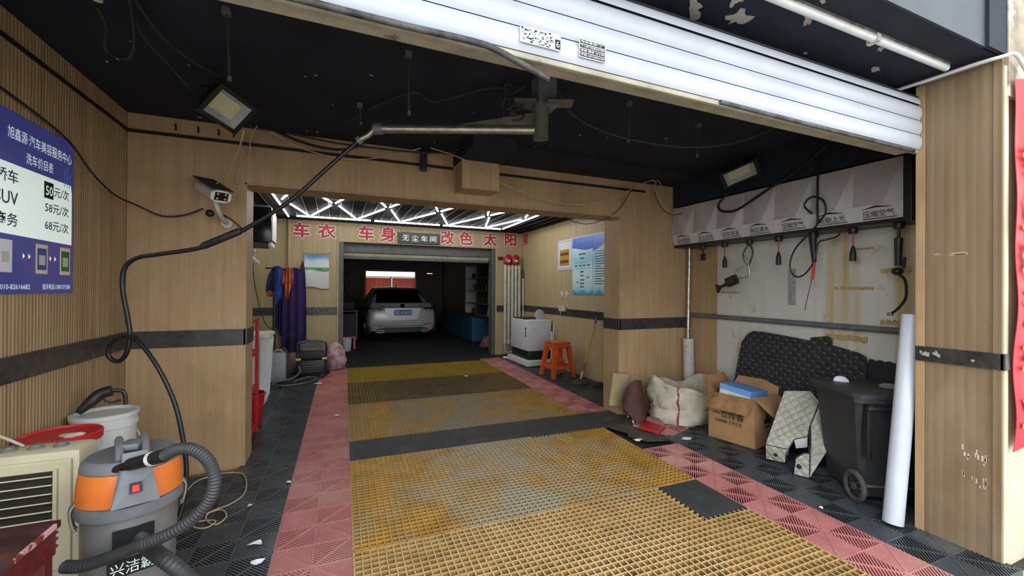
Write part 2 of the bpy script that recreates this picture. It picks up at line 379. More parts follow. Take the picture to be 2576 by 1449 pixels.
# front wall of the bay with the wide opening
wf = structure('wall_front')
for a, b, z0, z1 in ((-1.42, -.67, -.05, 2.8), (-.67, 2.96, 2.285, 2.8), (2.96, 4.02, -.05, 2.8)):
    MB().box((a, 3.9, z0), (b, 4.15, z1)).build('wall_core', M_['panel'], wf)
panels(wf, 'x', [-1.4, -1.0, -.665], 3.88, 1, .02, ZC, M_['panel'])
panels(wf, 'x', frange(-.665, 2.955, .41), 3.88, 1, 2.28, ZC, M_['panel'])
panels(wf, 'x', [2.955, 3.36, 3.68, 4.0], 3.88, 1, .02, ZC, M_['panel'])
for x, d in ((-.67, 1), (2.96, -1)):
    MB().box((x, 3.88, .02), (x+d*.016, 4.17, 2.285), .002).build('jamb_board', M_['panel'], wf)
MB().box((-.67, 3.88, 2.27), (2.96, 4.17, 2.286), .002).build('lintel_board', M_['panel'], wf)
for a, b in ((-1.4, -.652), (2.942, 4.0)):
    MB().box((a, 3.868, 1.0), (b, 3.885, 1.125), .003).build('trim_band', M_['trim'], wf)
for x, d in ((-.67, 1), (2.96, -1)):
    MB().box((x, 3.868, 1.0), (x+d*.026, 4.17, 1.125), .003).build('trim_band', M_['trim'], wf)
for a, b in ((-1.4, 1.02), (1.43, 3.3)):
    MB().box((a, 3.872, 2.578), (b, 3.882, 2.602)).build('trim_line', M_['line'], wf)
for x in (-1.12, -.98, -.85, -.75): MB().box((x, 3.874, 2.63), (x+.012, 3.882, 2.68), .002).build('slot_clip', M_['line'], wf)
MB().box((1.04, 3.64, 2.36), (1.40, 3.88, 2.625), .004).build('boxed_beam_end', M_['panel'], wf)
panels(wf, 'x', [-1.42, -1.0, -.67], 4.17, -1, .03, ZC, M_['panel_pale']); panels(wf, 'x', [2.96, 3.36, 3.68], 4.17, -1, .03, ZC, M_['panel_pale'])
# right side wall of the bay
wr = structure('wall_right')
MB().box((4.02, 1.3, -.1), (4.2, 4.2, 2.9)).build('wall_core', M_['whitewall'], wr)
panels(wr, 'y', [3.48, 3.88], 4.02, -1, .03, ZC, M_['panel'])
panels(wr, 'y', [1.40, 1.95, 3.08, 3.48], 4.015, -1, .03, ZC, M_['whitewall'], .018)
def foam(y0, y1, z, t):
    n = 14; m = MB(); ph = random.random()*9
    top = [(y0+(y1-y0)*i/n, z+t*(.5+.45*math.sin(i*2.3+ph)*random.random())) for i in range(n+1)]
    bot = [(y0+(y1-y0)*i/n, z-t*(.4+.3*math.cos(i*1.7+ph)*random.random())) for i in range(n, -1, -1)]
    m.prism(top+bot, (3.985, 0, 0), (0, 1, 0), (0, 0, 1), (.014, 0, 0))
    return m.build('foam_strip', M_['foam'], wr)
M_['foam'] = mat('ochre_foam', (186, 164, 108), (150, 126, 74), 18, .85, bump=.5, bscale=40)
foam(2.33, 2.02, 1.055, .045); foam(1.93, 1.74, 1.612, .035); foam(1.93, 1.73, 1.205, .035); foam(2.26, 1.98, 1.475, .022)
foam(3.45, 3.2, 1.43, .016); foam(2.14, 1.98, 1.80, .014)
MB().box((3.98, 2.66, 1.32), (3.998, 2.60, 1.66), .004).build('grey_tape_strip', mat('silver_tape', (176, 180, 178), (140, 144, 142), 40, .35, metal=.4, bump=.5), wr)
# the street pier on the right and the facade above
pr = structure('wall_street')
MB().box((3.29, 1.05, -.1), (6.5, 1.40, 2.72)).build('pier_core', M_['creamwall'], pr)
MB().box((3.27, 1.05, .005), (3.29, 1.36, 2.70), .003).build('wall_panel', M_['panel_street'], pr)
MB().box((3.268, 1.36, .005), (3.29, 1.405, 2.70), .003).build('wall_panel', M_['panel'], pr)
MB().box((3.262, 1.04, .01), (3.275, 1.075, 2.70), .002).build('corner_bead', M_['panel_street'], pr)
MB().box((3.29, 1.395, .02), (4.02, 1.41, 2.72)).build('wall_panel', M_['panel'], pr)
MB().box((3.255, 1.03, 1.035), (3.272, 1.40, 1.122), .003).build('trim_band', M_['trim'], pr)
MB().box((3.255, 1.025, 1.035), (3.31, 1.046, 1.122), .003).build('trim_band', M_['trim'], pr)
MB().box((3.275, 1.035, -.02), (3.32, 1.05, 2.66), .002).build('cream_edge', M_['creamwall'], pr)
MB().box((3.30, 1.03, 2.50), (6.5, 1.06, 4.6)).build('old_render', M_['oldwall'], pr)
def flakes(root, plane, pts, name='paint_flake', sag=.01):
    for x, y, s, ang, asp in pts:
        n = 17; P_ = []
        for i in range(n):
            t = 2*math.pi*i/n; r = s*(.35+.9*random.random()); px, py = r*math.cos(t)*asp, r*math.sin(t)
            P_.append((px*math.cos(ang)-py*math.sin(ang), px*math.sin(ang)+py*math.cos(ang)))
        if plane == 'ceil': MB().prism(P_, (x, y, ZC), (1, 0, 0), (0, 1, 0), (0, 0, -.003)).build(name, M_['peel'], root)
        else: MB().prism(P_, (3.2535, x, y), (0, 1, 0), (0, 0, 1), (.002, 0, 0)).build(name, M_['peel'], root)
fa = structure('wall_facade')
MB().box((-9, 1.05, 2.724), (3.30, 1.5, 4.6)).build('facade_beam', M_['facade'], fa)
MB().box((3.10, 1.035, 2.72), (3.32, 1.06, 4.6)).build('facade_edge', M_['ceil'], fa)
MB().box((-9, 1.05, -.1), (-1.6, 1.5, 2.72)).build('pier_core', M_['creamwall'], fa)
MB().box((-1.6, 1.03, 0), (-1.40, 1.05, 2.72), .003).build('wall_panel', M_['panel_street'], fa)
# ceilings
ce = structure('ceiling')
MB().box((-1.6, 1.055, ZC), (4.2, 4.2, 2.95)).build('ceiling_slab', M_['ceil'], ce)
MB().box((1.42, 3.42, 2.685), (4.0, 3.88, ZC+.01), .004).build('ceiling_beam', M_['ceil'], ce)
MB().box((1.02, 3.25, 2.615), (1.42, 3.88, ZC+.01), .004).build('beam_drop', M_['ceil'], ce)
MB().box((3.72, 1.42, 2.44), (4.0, 3.88, ZC+.01), .006).build('side_soffit', M_['ceil'], ce)
flakes(ce, 'ceil', [(1.478, 1.42, .034, .6, 2.2), (1.72, 1.38, .055, .2, 1.1), (1.60, 1.30, .028, .8, 1.8), (2.03, 1.27, .022, .7, 3.2), (2.62, 1.27, .018, .6, 1.8), (2.83, 1.4, .018, .3, 2.4), (1.95, 1.16, .012, .2, 2), (2.3, 1.45, .008, .2, 2)])
flakes(ce, 'ceil', [(random.uniform(-1.2, 2.8), random.uniform(2.6, 3.8), random.uniform(.004, .010), random.random()*3, 1.8) for _ in range(26)])
MB().box((-1.6, 4.15, ZC), (3.9, 8.4, 2.95)).build('inner_ceiling_slab', M_['ceil'], ce)
g = MB()
x = -1.38
while x < 3.66: g.box((x, 4.17, 2.63), (x+.008, 8.14, 2.68)); x += .16
y = 4.2
while y < 8.14: g.box((-1.4, y, 2.635), (3.66, y+.006, 2.68)); y += .085
tag(g.build('grid_bars', M_['gridbar'], ce), kind='stuff')
# inner bay: right and back wall
wi = structure('wall_inner_right')
MB().box((3.68, 4.15, -.1), (3.9, 8.3, 2.9)).build('wall_core', M_['panel_pale'], wi)
panels(wi, 'y', frange(4.17, 8.15, .6), 3.68, -1, .04, ZC, M_['panel_pale'])
MB().box((3.648, 4.17, 1.0), (3.67, 8.15, 1.12), .003).build('trim_band', M_['trim'], wi)
wb = structure('wall_back')
for a, b, z0, z1 in ((-1.42, .03, -.05, 2.8), (.03, 3.09, 2.295, 2.8), (3.09, 3.68, -.05, 2.8)):
    MB().box((a, 8.17, z0), (b, 8.36, z1)).build('wall_core', M_['panel_pale'], wb)
panels(wb, 'x', [-1.4, -1.1, -.78, -.62, -.2, .03], 8.15, 1, .05, ZC, M_['panel_pale'])
panels(wb, 'x', frange(.03, 3.09, .42), 8.15, 1, 2.29, ZC, M_['panel_pale'])
panels(wb, 'x', [3.09, 3.24, 3.66], 8.15, 1, .05, ZC, M_['panel_pale'])
for a, b in ((-1.4, .03), (3.08, 3.66)): MB().box((a, 8.135, .985), (b, 8.16, 1.115), .003).build('trim_band', M_['trim'], wb)
MB().box((.02, 8.14, .07), (.05, 8.36, 2.30), .002).build('jamb_board', M_['panel_pale'], wb)
MB().box((3.06, 8.14, .07), (3.10, 8.36, 2.30), .002).build('jamb_board', M_['panel_pale'], wb)
MB().cyl((-.74, 8.11, .1), (-.74, 8.11, 2.63), .028).build('corner_pipe', M_['panel_pale'], wb, True)
rs = thing('roller_shutter', 'grey rolled-up roller shutter over the garage opening at the back', 'shutter', (1.55, 8.3, 2.05))
MB().box((.05, 8.16, .09), (.13, 8.34, 2.29), .004).build('guide_rail', M_['greym'], rs)
MB().box((2.98, 8.16, .09), (3.06, 8.34, 2.29), .004).build('guide_rail', M_['greym'], rs)
MB().box((.05, 8.3, 2.12), (3.06, 8.33, 2.30), .003).build('hood', M_['greym'], rs)
MB().cyl((.13, 8.42, 2.10), (2.98, 8.42, 2.10), .075, n=20).build('rolled_curtain', M_['cream'], rs, True)
MB().box((.14, 8.36, 2.0), (2.97, 8.385, 2.04), .004).build('bottom_bar', M_['greym'], rs)
# rear garage shell
rg = structure('wall_rear')
MB().box((-.75, 8.36, -.1), (-.55, 15.7, 2.75)).build('rear_left_wall', M_['rearwall'], rg)
MB().box((3.68, 8.36, -.1), (3.9, 15.7, 2.75)).build('rear_right_wall', M_['rearwall'], rg)
for a, b, z0, z1 in ((-.75, .94, -.1, 2.75), (2.72, 3.08, -.1, 2.75), (3.36, 3.9, -.1, 2.75), (.94, 2.72, -.1, 1.0), (.94, 2.72, 2.1, 2.75), (3.08, 3.36, -.1, 1.97), (3.08, 3.36, 2.07, 2.75)):
    MB().box((a, 15.5, z0), (b, 15.7, z1)).build('rear_wall', M_['rearwall'], rg)
MB().box((-.75, 8.36, 2.6), (3.9, 15.7, 2.8)).build('rear_ceiling', M_['rearwall'], rg)
MB().box((-.55, 10.9, 2.2), (3.68, 11.2, 2.6), .01).build('rear_beam', M_['rearwall'], rg)
M_['glass'] = mat('frosted_glass', (226, 232, 220), rough=.5, trans=.9)
for i, (a, b, z0, z1) in enumerate(((.94, 2.72, 1.0, 2.1), (3.08, 3.36, 1.97, 2.07))):
    w = structure('window_%d' % (i+1))
    for q in ((a, z0, b, z0+.04), (a, z1-.04, b, z1), (a, z0, a+.04, z1), (b-.04, z0, b, z1)) + (((a, 1.855, b, 1.885), ((a+b)/2-.02, z0, (a+b)/2+.02, 1.86)) if i == 0 else ()):
        MB().box((q[0], 15.52, q[1]), (q[2], 15.58, q[3]), .004).build('window_frame', M_['offwhite'], w)
    MB().box((a+.03, 15.545, z0+.03), (b-.03, 15.551, z1-.03)).build('pane', M_['glass'], w)
def thin_cloth(name, c):
    m = bpy.data.materials.new(name); m.use_nodes = True; N = m.node_tree.nodes; L = m.node_tree.links; o = N['Material Output']
    a = N.new('ShaderNodeBsdfTranslucent'); a.inputs[0].default_value = rgb(*c); b = N.new('ShaderNodeBsdfDiffuse'); x = N.new('ShaderNodeMixShader'); x.inputs[0].default_value = .4
    w = N.new('ShaderNodeTexNoise'); w.inputs['Scale'].default_value = 8; mx = N.new('ShaderNodeMix'); mx.data_type = 'RGBA'; mx.inputs[6].default_value = rgb(*c); mx.inputs[7].default_value = rgb(*[int(q*.8) for q in c]); L.new(w.outputs[0], mx.inputs[0]); L.new(mx.outputs[2], b.inputs[0])
    L.new(a.outputs[0], x.inputs[1]); L.new(b.outputs[0], x.inputs[2]); L.new(x.outputs[0], o.inputs[0]); return m
M_['curtain'] = thin_cloth('red_curtain', (224, 154, 142))
for a, b, s in ((.97, 1.80, 'left'), (1.86, 2.70, 'right')):
    tag(MB().grid(lambda u, v: (a+(b-a)*u, 15.46+.02*math.sin(u*34), 1.02+v*.82), 60, 4, .004).build('curtain', M_['curtain'], None, True), 'red window curtain in the rear garage, %s half' % s, 'curtain', 'red curtains')
# ------------------------------------------------------------------ gratings and floor covering
def xf(pts): return pts
def grate(label, gy0, gy1, ny, gx0, gx1, nx, m, fill, notch=None, flr=-.034):
    c = grid_to_world((gx0+gx1)/2, (gy0+gy1)/2, -.02)
    t = thing('floor_grating', label, 'grating', c, 'moulded yellow floor gratings over the drain')
    b = MB(); w = .0064
    def bar(x0, y0, x1, y1):
        v = [grid_to_world(x, y, z) for z in (0, -.042) for x, y in ((x0, y0), (x1, y0), (x1, y1), (x0, y1))]
        b.add(v, [[0, 1, 2, 3], [0, 4, 5, 1], [1, 5, 6, 2], [2, 6, 7, 3], [3, 7, 4, 0], [7, 6, 5, 4]])
    px = (gx1-gx0-w)/nx; py = (gy1-gy0-w)/ny
    for i in range(nx+1):
        x = gx0+i*px; bar(x, gy0, x+w, notch[1] if notch and x > notch[0] else gy1)
    for j in range(ny+1):
        y = gy0+j*py; bar(gx0, y, notch[0]+w if notch and y > notch[1] else gx1, y+w)
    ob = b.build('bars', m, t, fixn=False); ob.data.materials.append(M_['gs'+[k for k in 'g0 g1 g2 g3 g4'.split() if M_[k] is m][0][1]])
    for i_, p_ in enumerate(ob.data.polygons): p_.material_index = 0 if i_ % 6 == 0 else 1      # worn tops; flanks coloured darker to imitate shade in the cells
    f = MB()
    if notch: polys = [(gx0, gy0, gx1, notch[1]), (gx0, notch[1], notch[0], gy1)]
    else: polys = [(gx0, gy0, gx1, gy1)]
    for x0, y0, x1, y1 in polys:
        f.grid(lambda u, v: grid_to_world(x0+(x1-x0)*u, y0+(y1-y0)*v, flr+.004*math.sin(u*57)*math.sin(v*41)), 30, 24)
    f.build('silt_fill', fill, t, True)
    return t
GX = 2.42
grate('sandy yellow grating panel running out of the near edge', -.06, 1.17, 30, 0, GX, 60, M_['g0'], M_['sand'])
grate('yellow grating panel with a corner cut away beside the red tiles', 1.18, 2.41, 30, 0, GX, 60, M_['g0'], M_['sand'], (2.05, 1.985))
grate('yellow grating panel with a grey worn middle, before the black rubber strip', 2.425, 3.655, 30, 0, GX, 60, M_['g1'], M_['silt'])
grate('dusty yellow grating panel just beyond the black rubber strip', 4.105, 5.35, 30, 0, GX, 60, M_['g2'], M_['silt'])
grate('dark oily yellow grating panel, second from the garage floor', 5.365, 6.50, 28, 0, GX, 60, M_['g3'], M_['silt'])
grate('clean mustard yellow grating panel nearest the dark garage', 6.515, 7.66, 28, 0, GX, 60, M_['g4'], M_['silt'])
t = thing('rubber_strip', 'dark grey rubber strip laid across the floor between grating panels', 'floor strip', grid_to_world(1.2, 3.88, -.02))
b = MB(); v = [grid_to_world(x, y, z) for z in (.002, -.02) for x, y in ((.0, 3.66), (2.85, 3.64), (2.85, 4.1), (0, 4.1))]
b.add(v, [[0, 1, 2, 3], [0, 4, 5, 1], [1, 5, 6, 2], [2, 6, 7, 3], [3, 7, 4, 0]]); b.build('mat', M_['asphalt'], t)
v = [grid_to_world(x, y, z) for z in (-.006, -.02) for x, y in ((2.06, 1.99), (2.42, 1.99), (2.42, 2.415), (2.06, 2.415))]
tag(MB().add(v, [[0, 1, 2, 3], [0, 4, 5, 1], [1, 5, 6, 2], [2, 6, 7, 3], [3, 7, 4, 0]]).build('rubber_patch', M_['asphalt'], None), 'small dark rubber patch in the cut-out grating corner', 'floor strip')
def slab3(m, pts, th):
    pts = [V(p) for p in pts]; n = V((0, 0, 0)); k = len(pts)
    for i in range(k): n += (pts[i]-pts[0]).cross(pts[(i+1) % k]-pts[0])
    n = n.normalized()*th
    return m.add(pts+[p+n for p in pts], [list(range(k)), [k+i for i in range(k)][::-1]] + [[i, (i+1) % k, k+(i+1) % k, k+i] for i in range(k)])
M_['mudrag'] = mat('muddy_carpet', (86, 80, 66), (58, 54, 46), 14, .95, bump=.6, bscale=80)
for lab, P_ in (('muddy grey carpet scrap beside the drain grating', ((2.62, 3.30), (2.70, 3.12), (2.88, 3.06), (2.98, 3.20), (2.92, 3.42), (2.72, 3.46))),
                ('flattened brown carpet scrap at the foot of the right pier', ((2.60, 3.58), (2.66, 3.36), (2.90, 3.46), (3.06, 3.62), (3.0, 3.84), (2.7, 3.86)))):
    tag(slab3(MB(), [(x, y, fz(x, y)-.012+.012*((i*7) % 3)/2) for i, (x, y) in enumerate(P_)], .008).build('carpet_scrap', M_['mudrag'], None), lab, 'carpet')
M_['paper'] = mat('white_paper', (226, 228, 230), (206, 208, 212), 20, .8)
def scrap(x, y, s, lab, name='paper_scrap', ang=0):
    m = MB(); n = 8
    P_ = [V((x+s*(.6+.5*random.random())*math.cos(ang+2*math.pi*i/n)*1.3, y+s*(.5+.4*random.random())*math.sin(ang+2*math.pi*i/n), fz(x, y)+.002+.012*random.random())) for i in range(n)]
    m.add(P_+[V((x, y, fz(x, y)+.018))], [[i, (i+1) % n, n] for i in range(n)])
    tag(m.build(name, M_['paper'], None), lab, 'litter', 'paper litter on the floor')
for a in ((2.62, 3.17, .045, 'white folded paper on the carpet scrap by the drain'), (3.09, 3.03, .05, 'crumpled white plastic scrap on black tiles before the sack'),
          (-.404, 2.685, .035, 'white torn paper on black tiles left of the red strip, farther one'), (-.368, 2.51, .03, 'white torn paper on black tiles left of the red strip, nearer one'),
          (.02, 4.95, .028, 'white scrap on the red tiles beside the far gratings'), (-.30, 3.42, .016, 'tiny white crumb on black tiles near the red strip'), (-.5, 3.15, .016, 'tiny white crumb on black tiles near the coiled cord'), (-.21, 6.6, .05, 'pale pink scrap by the pressure washer'),
          (1.9, 6.35, .03, 'white scrap on the dark oily grating'), (2.95, 1.75, .014, 'tiny white crumb on the black tiles near the bin')): scrap(*a)
# ------------------------------------------------------------------ street shutter
sh = thing('roller_shutter', 'white roller shutter rolled up above the bay entrance', 'shutter', (.93, 1.4, 2.31))
def slat(z0, z1, y0=1.385, bulge=.015):
    n = 8; prof = [(y0 - bulge*math.sin(math.pi*i/n)**.7, z0+(z1-z0)*i/n) for i in range(n+1)]
    m = MB(); m.add([(x, p[0], p[1]) for x in (-1.395, 3.262) for p in prof] + [(x, y0+.012, z) for x in (-1.395, 3.262) for z in (z0, z1)], [[i, i+1, n+2+i, n+1+i] for i in range(n)])
    return m
for k in range(3): slat(2.314+k*.089, 2.314+k*.089+.0855).build('slat', M_['shut'], sh, True)
m = MB(); n = 14
m.add([(x, 1.377+.11*(1-math.cos(math.pi*.5*i/n)), 2.582+.10*math.sin(math.pi*.5*i/n)) for x in (-1.395, 3.262) for i in range(n+1)], [[i, i+1, n+2+i, n+1+i] for i in range(n)])
m.build('rolled_slat', M_['shut'], sh, True)
MB().box((-1.395, 1.389, 2.32), (3.262, 1.398, 2.64)).build('gap_shade_sheet', M_['rubber'], sh)  # added dark sheet, stands in for shade in the gaps between slats
MB().box((-1.395, 1.40, 2.31), (3.262, 1.50, 2.60), .006).build('lintel_box', M_['cream'], sh)
MB().box((-1.395, 1.388, 2.292), (3.262, 1.412, 2.316), .006).build('bottom_bar', M_['cream'], sh)
M_['edge'] = mat('torn_black_edge_rubber', (40, 40, 42), (92, 92, 90), 16, .6)
MB().tube(spline([(-1.39, 1.385, 2.30), (-.3, 1.383, 2.303), (.15, 1.382, 2.300), (.42, 1.38, 2.302), (.52, 1.38, 2.292), (.70, 1.378, 2.235), (.72, 1.378, 2.228)], 8), .011).build('edge_seal', M_['edge'], sh, True)
MB().tube(spline([(1.60, 1.384, 2.305), (2.1, 1.384, 2.302), (3.2, 1.384, 2.296)], 6), .010).build('edge_seal', M_['edge'], sh, True)
M_['ink'] = mat('black_ink', (22, 22, 24), rough=.7); M_['inkg'] = mat('grey_ink', (110, 112, 112), rough=.7)
def sticker(lab, x0, x1, z0, z1, tilt, body=None):
    t = thing('sticker', lab, 'sticker', ((x0+x1)/2, 1.36, z0)); rot = Matrix.Rotation(tilt, 3, 'Y')
    MB().box((x0, 1.364, z0), (x1, 1.3655, z1), 0, rot).build('label_paper', M_['paper'], t)
    return t
t = sticker('torn black and white sticker on the shutter, left one', .60, .765, 2.335, 2.395, 0)
m = MB(); random.seed(3)
for i in range(90):
    x = .603+random.random()*.13; z = 2.337+random.random()*.052; m.box((x, 1.3630, z), (x+.002+random.random()*.007, 1.3638, z+.0012+random.random()*.003))
m.build('torn_print', M_['ink'], t); MB().box((.742, 1.3628, 2.34), (.763, 1.3640, 2.375)).build('ink_block', M_['ink'], t)
text('number', '6', M_['paper'], t, (.745, 1.362, 2.345), (1, 0, 0), (0, 0, 1), (.014, .024), .0005)
t = sticker('printed phone-number sticker on the shutter, right one', .845, .965, 2.335, 2.405, 0)
for i, s in enumerate(('电动卷闸门厂', 'T:18735850789', '安装 维修 24小时', '手机:18735856789')):
    MB().box((.849, 1.3632, 2.388-i*.0165), (.961, 1.3638, 2.4015-i*.0165)).build('ink_band', M_['ink'], t)
    text('lettering', s, M_['paper'], t, (.852, 1.363, 2.390-i*.0165), (1, 0, 0), (0, 0, 1), (.106, .0095), .0006, .012)
# tube lamp under the street soffit and the conduit
t = thing('tube_lamp', 'unlit tube lamp in an aluminium channel under the street soffit', 'lamp', (2.0, 1.2, 2.68))
MB().box((.9, 1.19, 2.70), (3.12, 1.235, 2.72), .003).build('channel', M_['steel'], t)
MB().cyl((.92, 1.205, 2.69), (3.11, 1.205, 2.69), .017, n=14).build('tube', M_['tubeoff'], t, True)
MB().box((2.42, 1.185, 2.672), (2.45, 1.235, 2.71), .002).build('clip', M_['offwhite'], t)
tag(MB().tube(spline([(3.17, 1.53, 2.69), (3.19, 1.3, 2.69), (3.2, 1.12, 2.69), (3.225, 1.03, 2.69), (3.27, 1.0, 2.70), (3.36, 1.0, 2.67), (3.6, 1.01, 2.55)], 6), .010).build('conduit', M_['white'], None, True), 'white conduit bending round the top of the street pier', 'pipe')
# red banner on the street pier
M_['banner'] = mat('red_banner_cloth', (206, 52, 58), (184, 40, 46), 4, .6, stretch=(1, 1, .5), dirt=(226, 120, 120), dscale=3, dlo=.6, dhi=.75)
M_['yellow'] = mat('yellow_print', (236, 190, 60), (220, 172, 44), 6, .6)
t = thing('banner', 'torn red cloth banner with yellow characters on the street pier', 'banner', (3.7, 1.02, .62))
MB().grid(lambda u, v: (3.325+.012*math.sin(v*17)+u*.8, 1.018-.012*abs(math.sin(u*9+v*3))-.006*math.sin(v*21), .60+v*1.98+.02*math.sin(u*9)), 24, 44, .003).build('cloth', M_['banner'], t, True)
for i, ch in enumerate('专业精洗车业'):
    text('character', ch, M_['yellow'], t, (3.365, .998, 2.05-i*.265), (1, 0, 0), (0, 0, 1), (.26, .21), .001, .02)
flakes(pr, 'side', [(1.15, 1.07, .010, .2, 1), (1.35, 1.08, .016, .2, 1.4), (1.30, 1.083, .016, 1.2, 1.2), (1.37, 1.085, .010, 1.2, 1.5)], 'paint_flake')
M_['scuff'] = mat('white_scuff', (214, 204, 186), (190, 178, 156), 30, .8)
random.seed(11)
m = MB()
for i in range(26):
    y = 1.09+random.random()*.10; z = (.50 if i % 2 else .36)+random.random()*.06; m.box((3.2690, y, z), (3.2705, y+.003+random.random()*.005, z+.01+random.random()*.03))
for i in range(8):
    y = 1.15+random.random()*.13; z = 1.66+random.random()*.012; m.box((3.2690, y, z), (3.2705, y+.05, z+.004))
m.build('scuff_marks', M_['scuff'], pr)
# ------------------------------------------------------------------ compressed-air and water dispenser on the right wall
M_['disp'] = mat('dispenser_sheet', (186, 180, 180), (172, 166, 166), 4, .5, world=True)
M_['disp2'] = mat('dispenser_label_strip', (204, 200, 200), (194, 190, 190), 4, .45, world=True)
d = thing('hose_dispenser', 'long white seven-bay hose dispenser mounted under the black ceiling', 'dispenser', (3.85, 2.77, 1.96))
Y0, Y1, NB = 3.87, 1.655, 7; st = (Y0-Y1)/NB
for k in range(NB):
    a = Y0-k*st; c = a-st; mid = a-st*.62
    m = MB()
    m.add([(3.715, a, 2.42), (3.722, c, 2.42), (3.715, a, 2.10), (3.682, mid, 2.10), (3.735, c, 2.10), (3.735, a, 2.42)],
          [[0, 1, 3, 2], [1, 4, 3], [2, 3, 4]])
    m.add([(3.715, a, 2.42), (3.722, c, 2.42), (4.0, c, 2.42), (4.0, a, 2.42)], [[0, 1, 2, 3]])
    m.add([(3.715, a, 2.42), (3.715, a, 2.10), (3.736, a, 2.10), (3.722, a, 2.42)], [[0, 1, 2, 3]])
    m.build('front_facet', M_['disp'], d)
MB().add([(3.70, Y0, 2.10), (3.70, Y1, 2.10), (3.74, Y1, 1.985), (3.74, Y0, 1.985)], [[0, 1, 2, 3]]).build('label_strip', M_['disp2'], d)
MB().box((3.735, Y1, 1.955), (4.0, Y0, 1.985), .003).build('underside', M_['black'], d)
MB().add([(x, Y0+.002, z) for x, z in ((4.0, 2.42), (3.72, 2.42), (3.70, 2.10), (3.74, 1.985), (4.0, 1.985))], [[0, 1, 2, 3, 4]]).build('end_cap', M_['disp'], d)
MB().box((3.69, Y1-.05, 1.95), (4.0, Y1, 2.46), .004).build('end_frame', M_['black'], d)
sup = V((-.04, 0, .115)).normalized()
for k, s in enumerate(('220V电源', '泥土松动', '洗车泡沫', '高压清水', '压缩空气', '轮胎上光', '压缩空气')):
    a = Y0-k*st-.05
    o0 = V((3.735, a, 1.985)) + sup*.012
    MB().prism([(0, .088), (.10, .112), (.20, .090), (.10, .098)], V((3.732, a, 1.985)), (0, -1, 0), sup, (-.002, 0, -.001)).build('roof_mark', M_['black'], d)
    MB().prism([(.005, .012), (.215, .012), (.215, .017), (.005, .017)], V((3.733, a, 1.985)), (0, -1, 0), sup, (-.002, 0, -.001)).build('rule_line', M_['black'], d)
    text('lettering', s, M_['ink'], d, V((3.734, a-.01, 1.985))+sup*.026, (0, -1, 0), sup, (.195, .05), .002)
hx = [3.523, 3.234, 2.945, 2.646, 2.328, 2.034, 1.736]
for k, y in enumerate(hx): MB().lathe([(.028, -.045), (.034, -.03), (.034, -.004), (.022, 0)], 14, (3.82, y, 1.957)).build('hose_outlet', M_['black'], d, True)
M_['redcord'] = mat('red_cord', (196, 62, 54), (170, 46, 42), 20, .5)
def pull(y, lab, l1=.10):
    t = tag(MB().cyl((3.82, y, 1.915), (3.82, y, 1.915-l1), .006, n=8).build('pull_cord', M_['redcord'], d, True), lab)
    MB().lathe([(.008, 0), (.016, -.03), (.022, -.05), (.024, -.12), (.02, -.122)][::-1], 10, (3.82, y, 1.915-l1)).build('weight', M_['black'], t, True)
pull(3.234, 'red cord with black weight under the second left dispenser bay'); pull(2.646, 'red cord with black weight under the middle dispenser bay'); pull(2.034, 'red cord with black weight beside the black air gun')
t = thing('plug_lead', 'short dark plug hanging under the leftmost dispenser bay', 'plug', (3.82, 3.523, 1.8)); MB().cyl((3.82, 3.523, 1.92), (3.83, 3.53, 1.86), .008, n=8).build('lead', M_['wireb'], t); MB().box((3.81, 3.51, 1.79), (3.85, 3.55, 1.865), .006).build('plug', M_['black'], t)
t = thing('spray_gun', 'black foam gun hanging by chrome clips from the dispenser', 'spray gun', (3.82, 2.96, 1.55))
MB().tube(spline([(3.82, 2.945, 1.92), (3.80, 2.98, 1.86), (3.79, 2.99, 1.79), (3.80, 2.95, 1.70)], 5), .008, 8).build('left_cord', mat('brown_cord', (96, 60, 50), (70, 44, 38), 20, .6), t, True)
MB().tube(spline([(3.82, 2.945, 1.92), (3.80, 2.90, 1.86), (3.79, 2.89, 1.80), (3.80, 2.94, 1.70)], 5), .009, 8).build('right_cord', _mats['brown_cord'], t, True)
MB().cyl((3.80, 2.945, 1.74), (3.80, 2.925, 1.60), .013, n=10).build('clip', M_['steel'], t, True)
MB().cyl((3.795, 2.985, 1.80), (3.80, 2.95, 1.70), .012, n=10).build('clip', M_['steel'], t, True)
MB().tube(spline([(3.80, 2.93, 1.60), (3.78, 3.0, 1.575), (3.77, 3.06, 1.60), (3.77, 3.05, 1.66), (3.78, 2.98, 1.69)], 6), .005, 6).build('spring_wire', M_['steel'], t, True)
MB().box((3.74, 3.04, 1.50), (3.80, 3.17, 1.60), .02, Matrix.Rotation(-.35, 3, 'X')).build('body', M_['black'], t)
MB().prism([(0, .02), (.10, .012), (.15, .05), (.16, -.05), (.10, -.012), (0, -.02)], (3.765, 3.15, 1.525), (0, .93, -.36), (0, .36, .93), (.02, 0, 0)).build('nozzle', M_['black'], t)
t = thing('air_hose', 'coiled thin black air hose and gun under the dispenser', 'hose', (3.78, 2.3, 1.5))
MB().tube(spline([(3.72, 2.22, 2.66), (3.69, 2.22, 2.45), (3.68, 2.22, 2.2), (3.68, 2.22, 2.02), (3.69, 2.26, 1.96)], 6), .009, 8).build('feed_hose', M_['hose'], t, True)
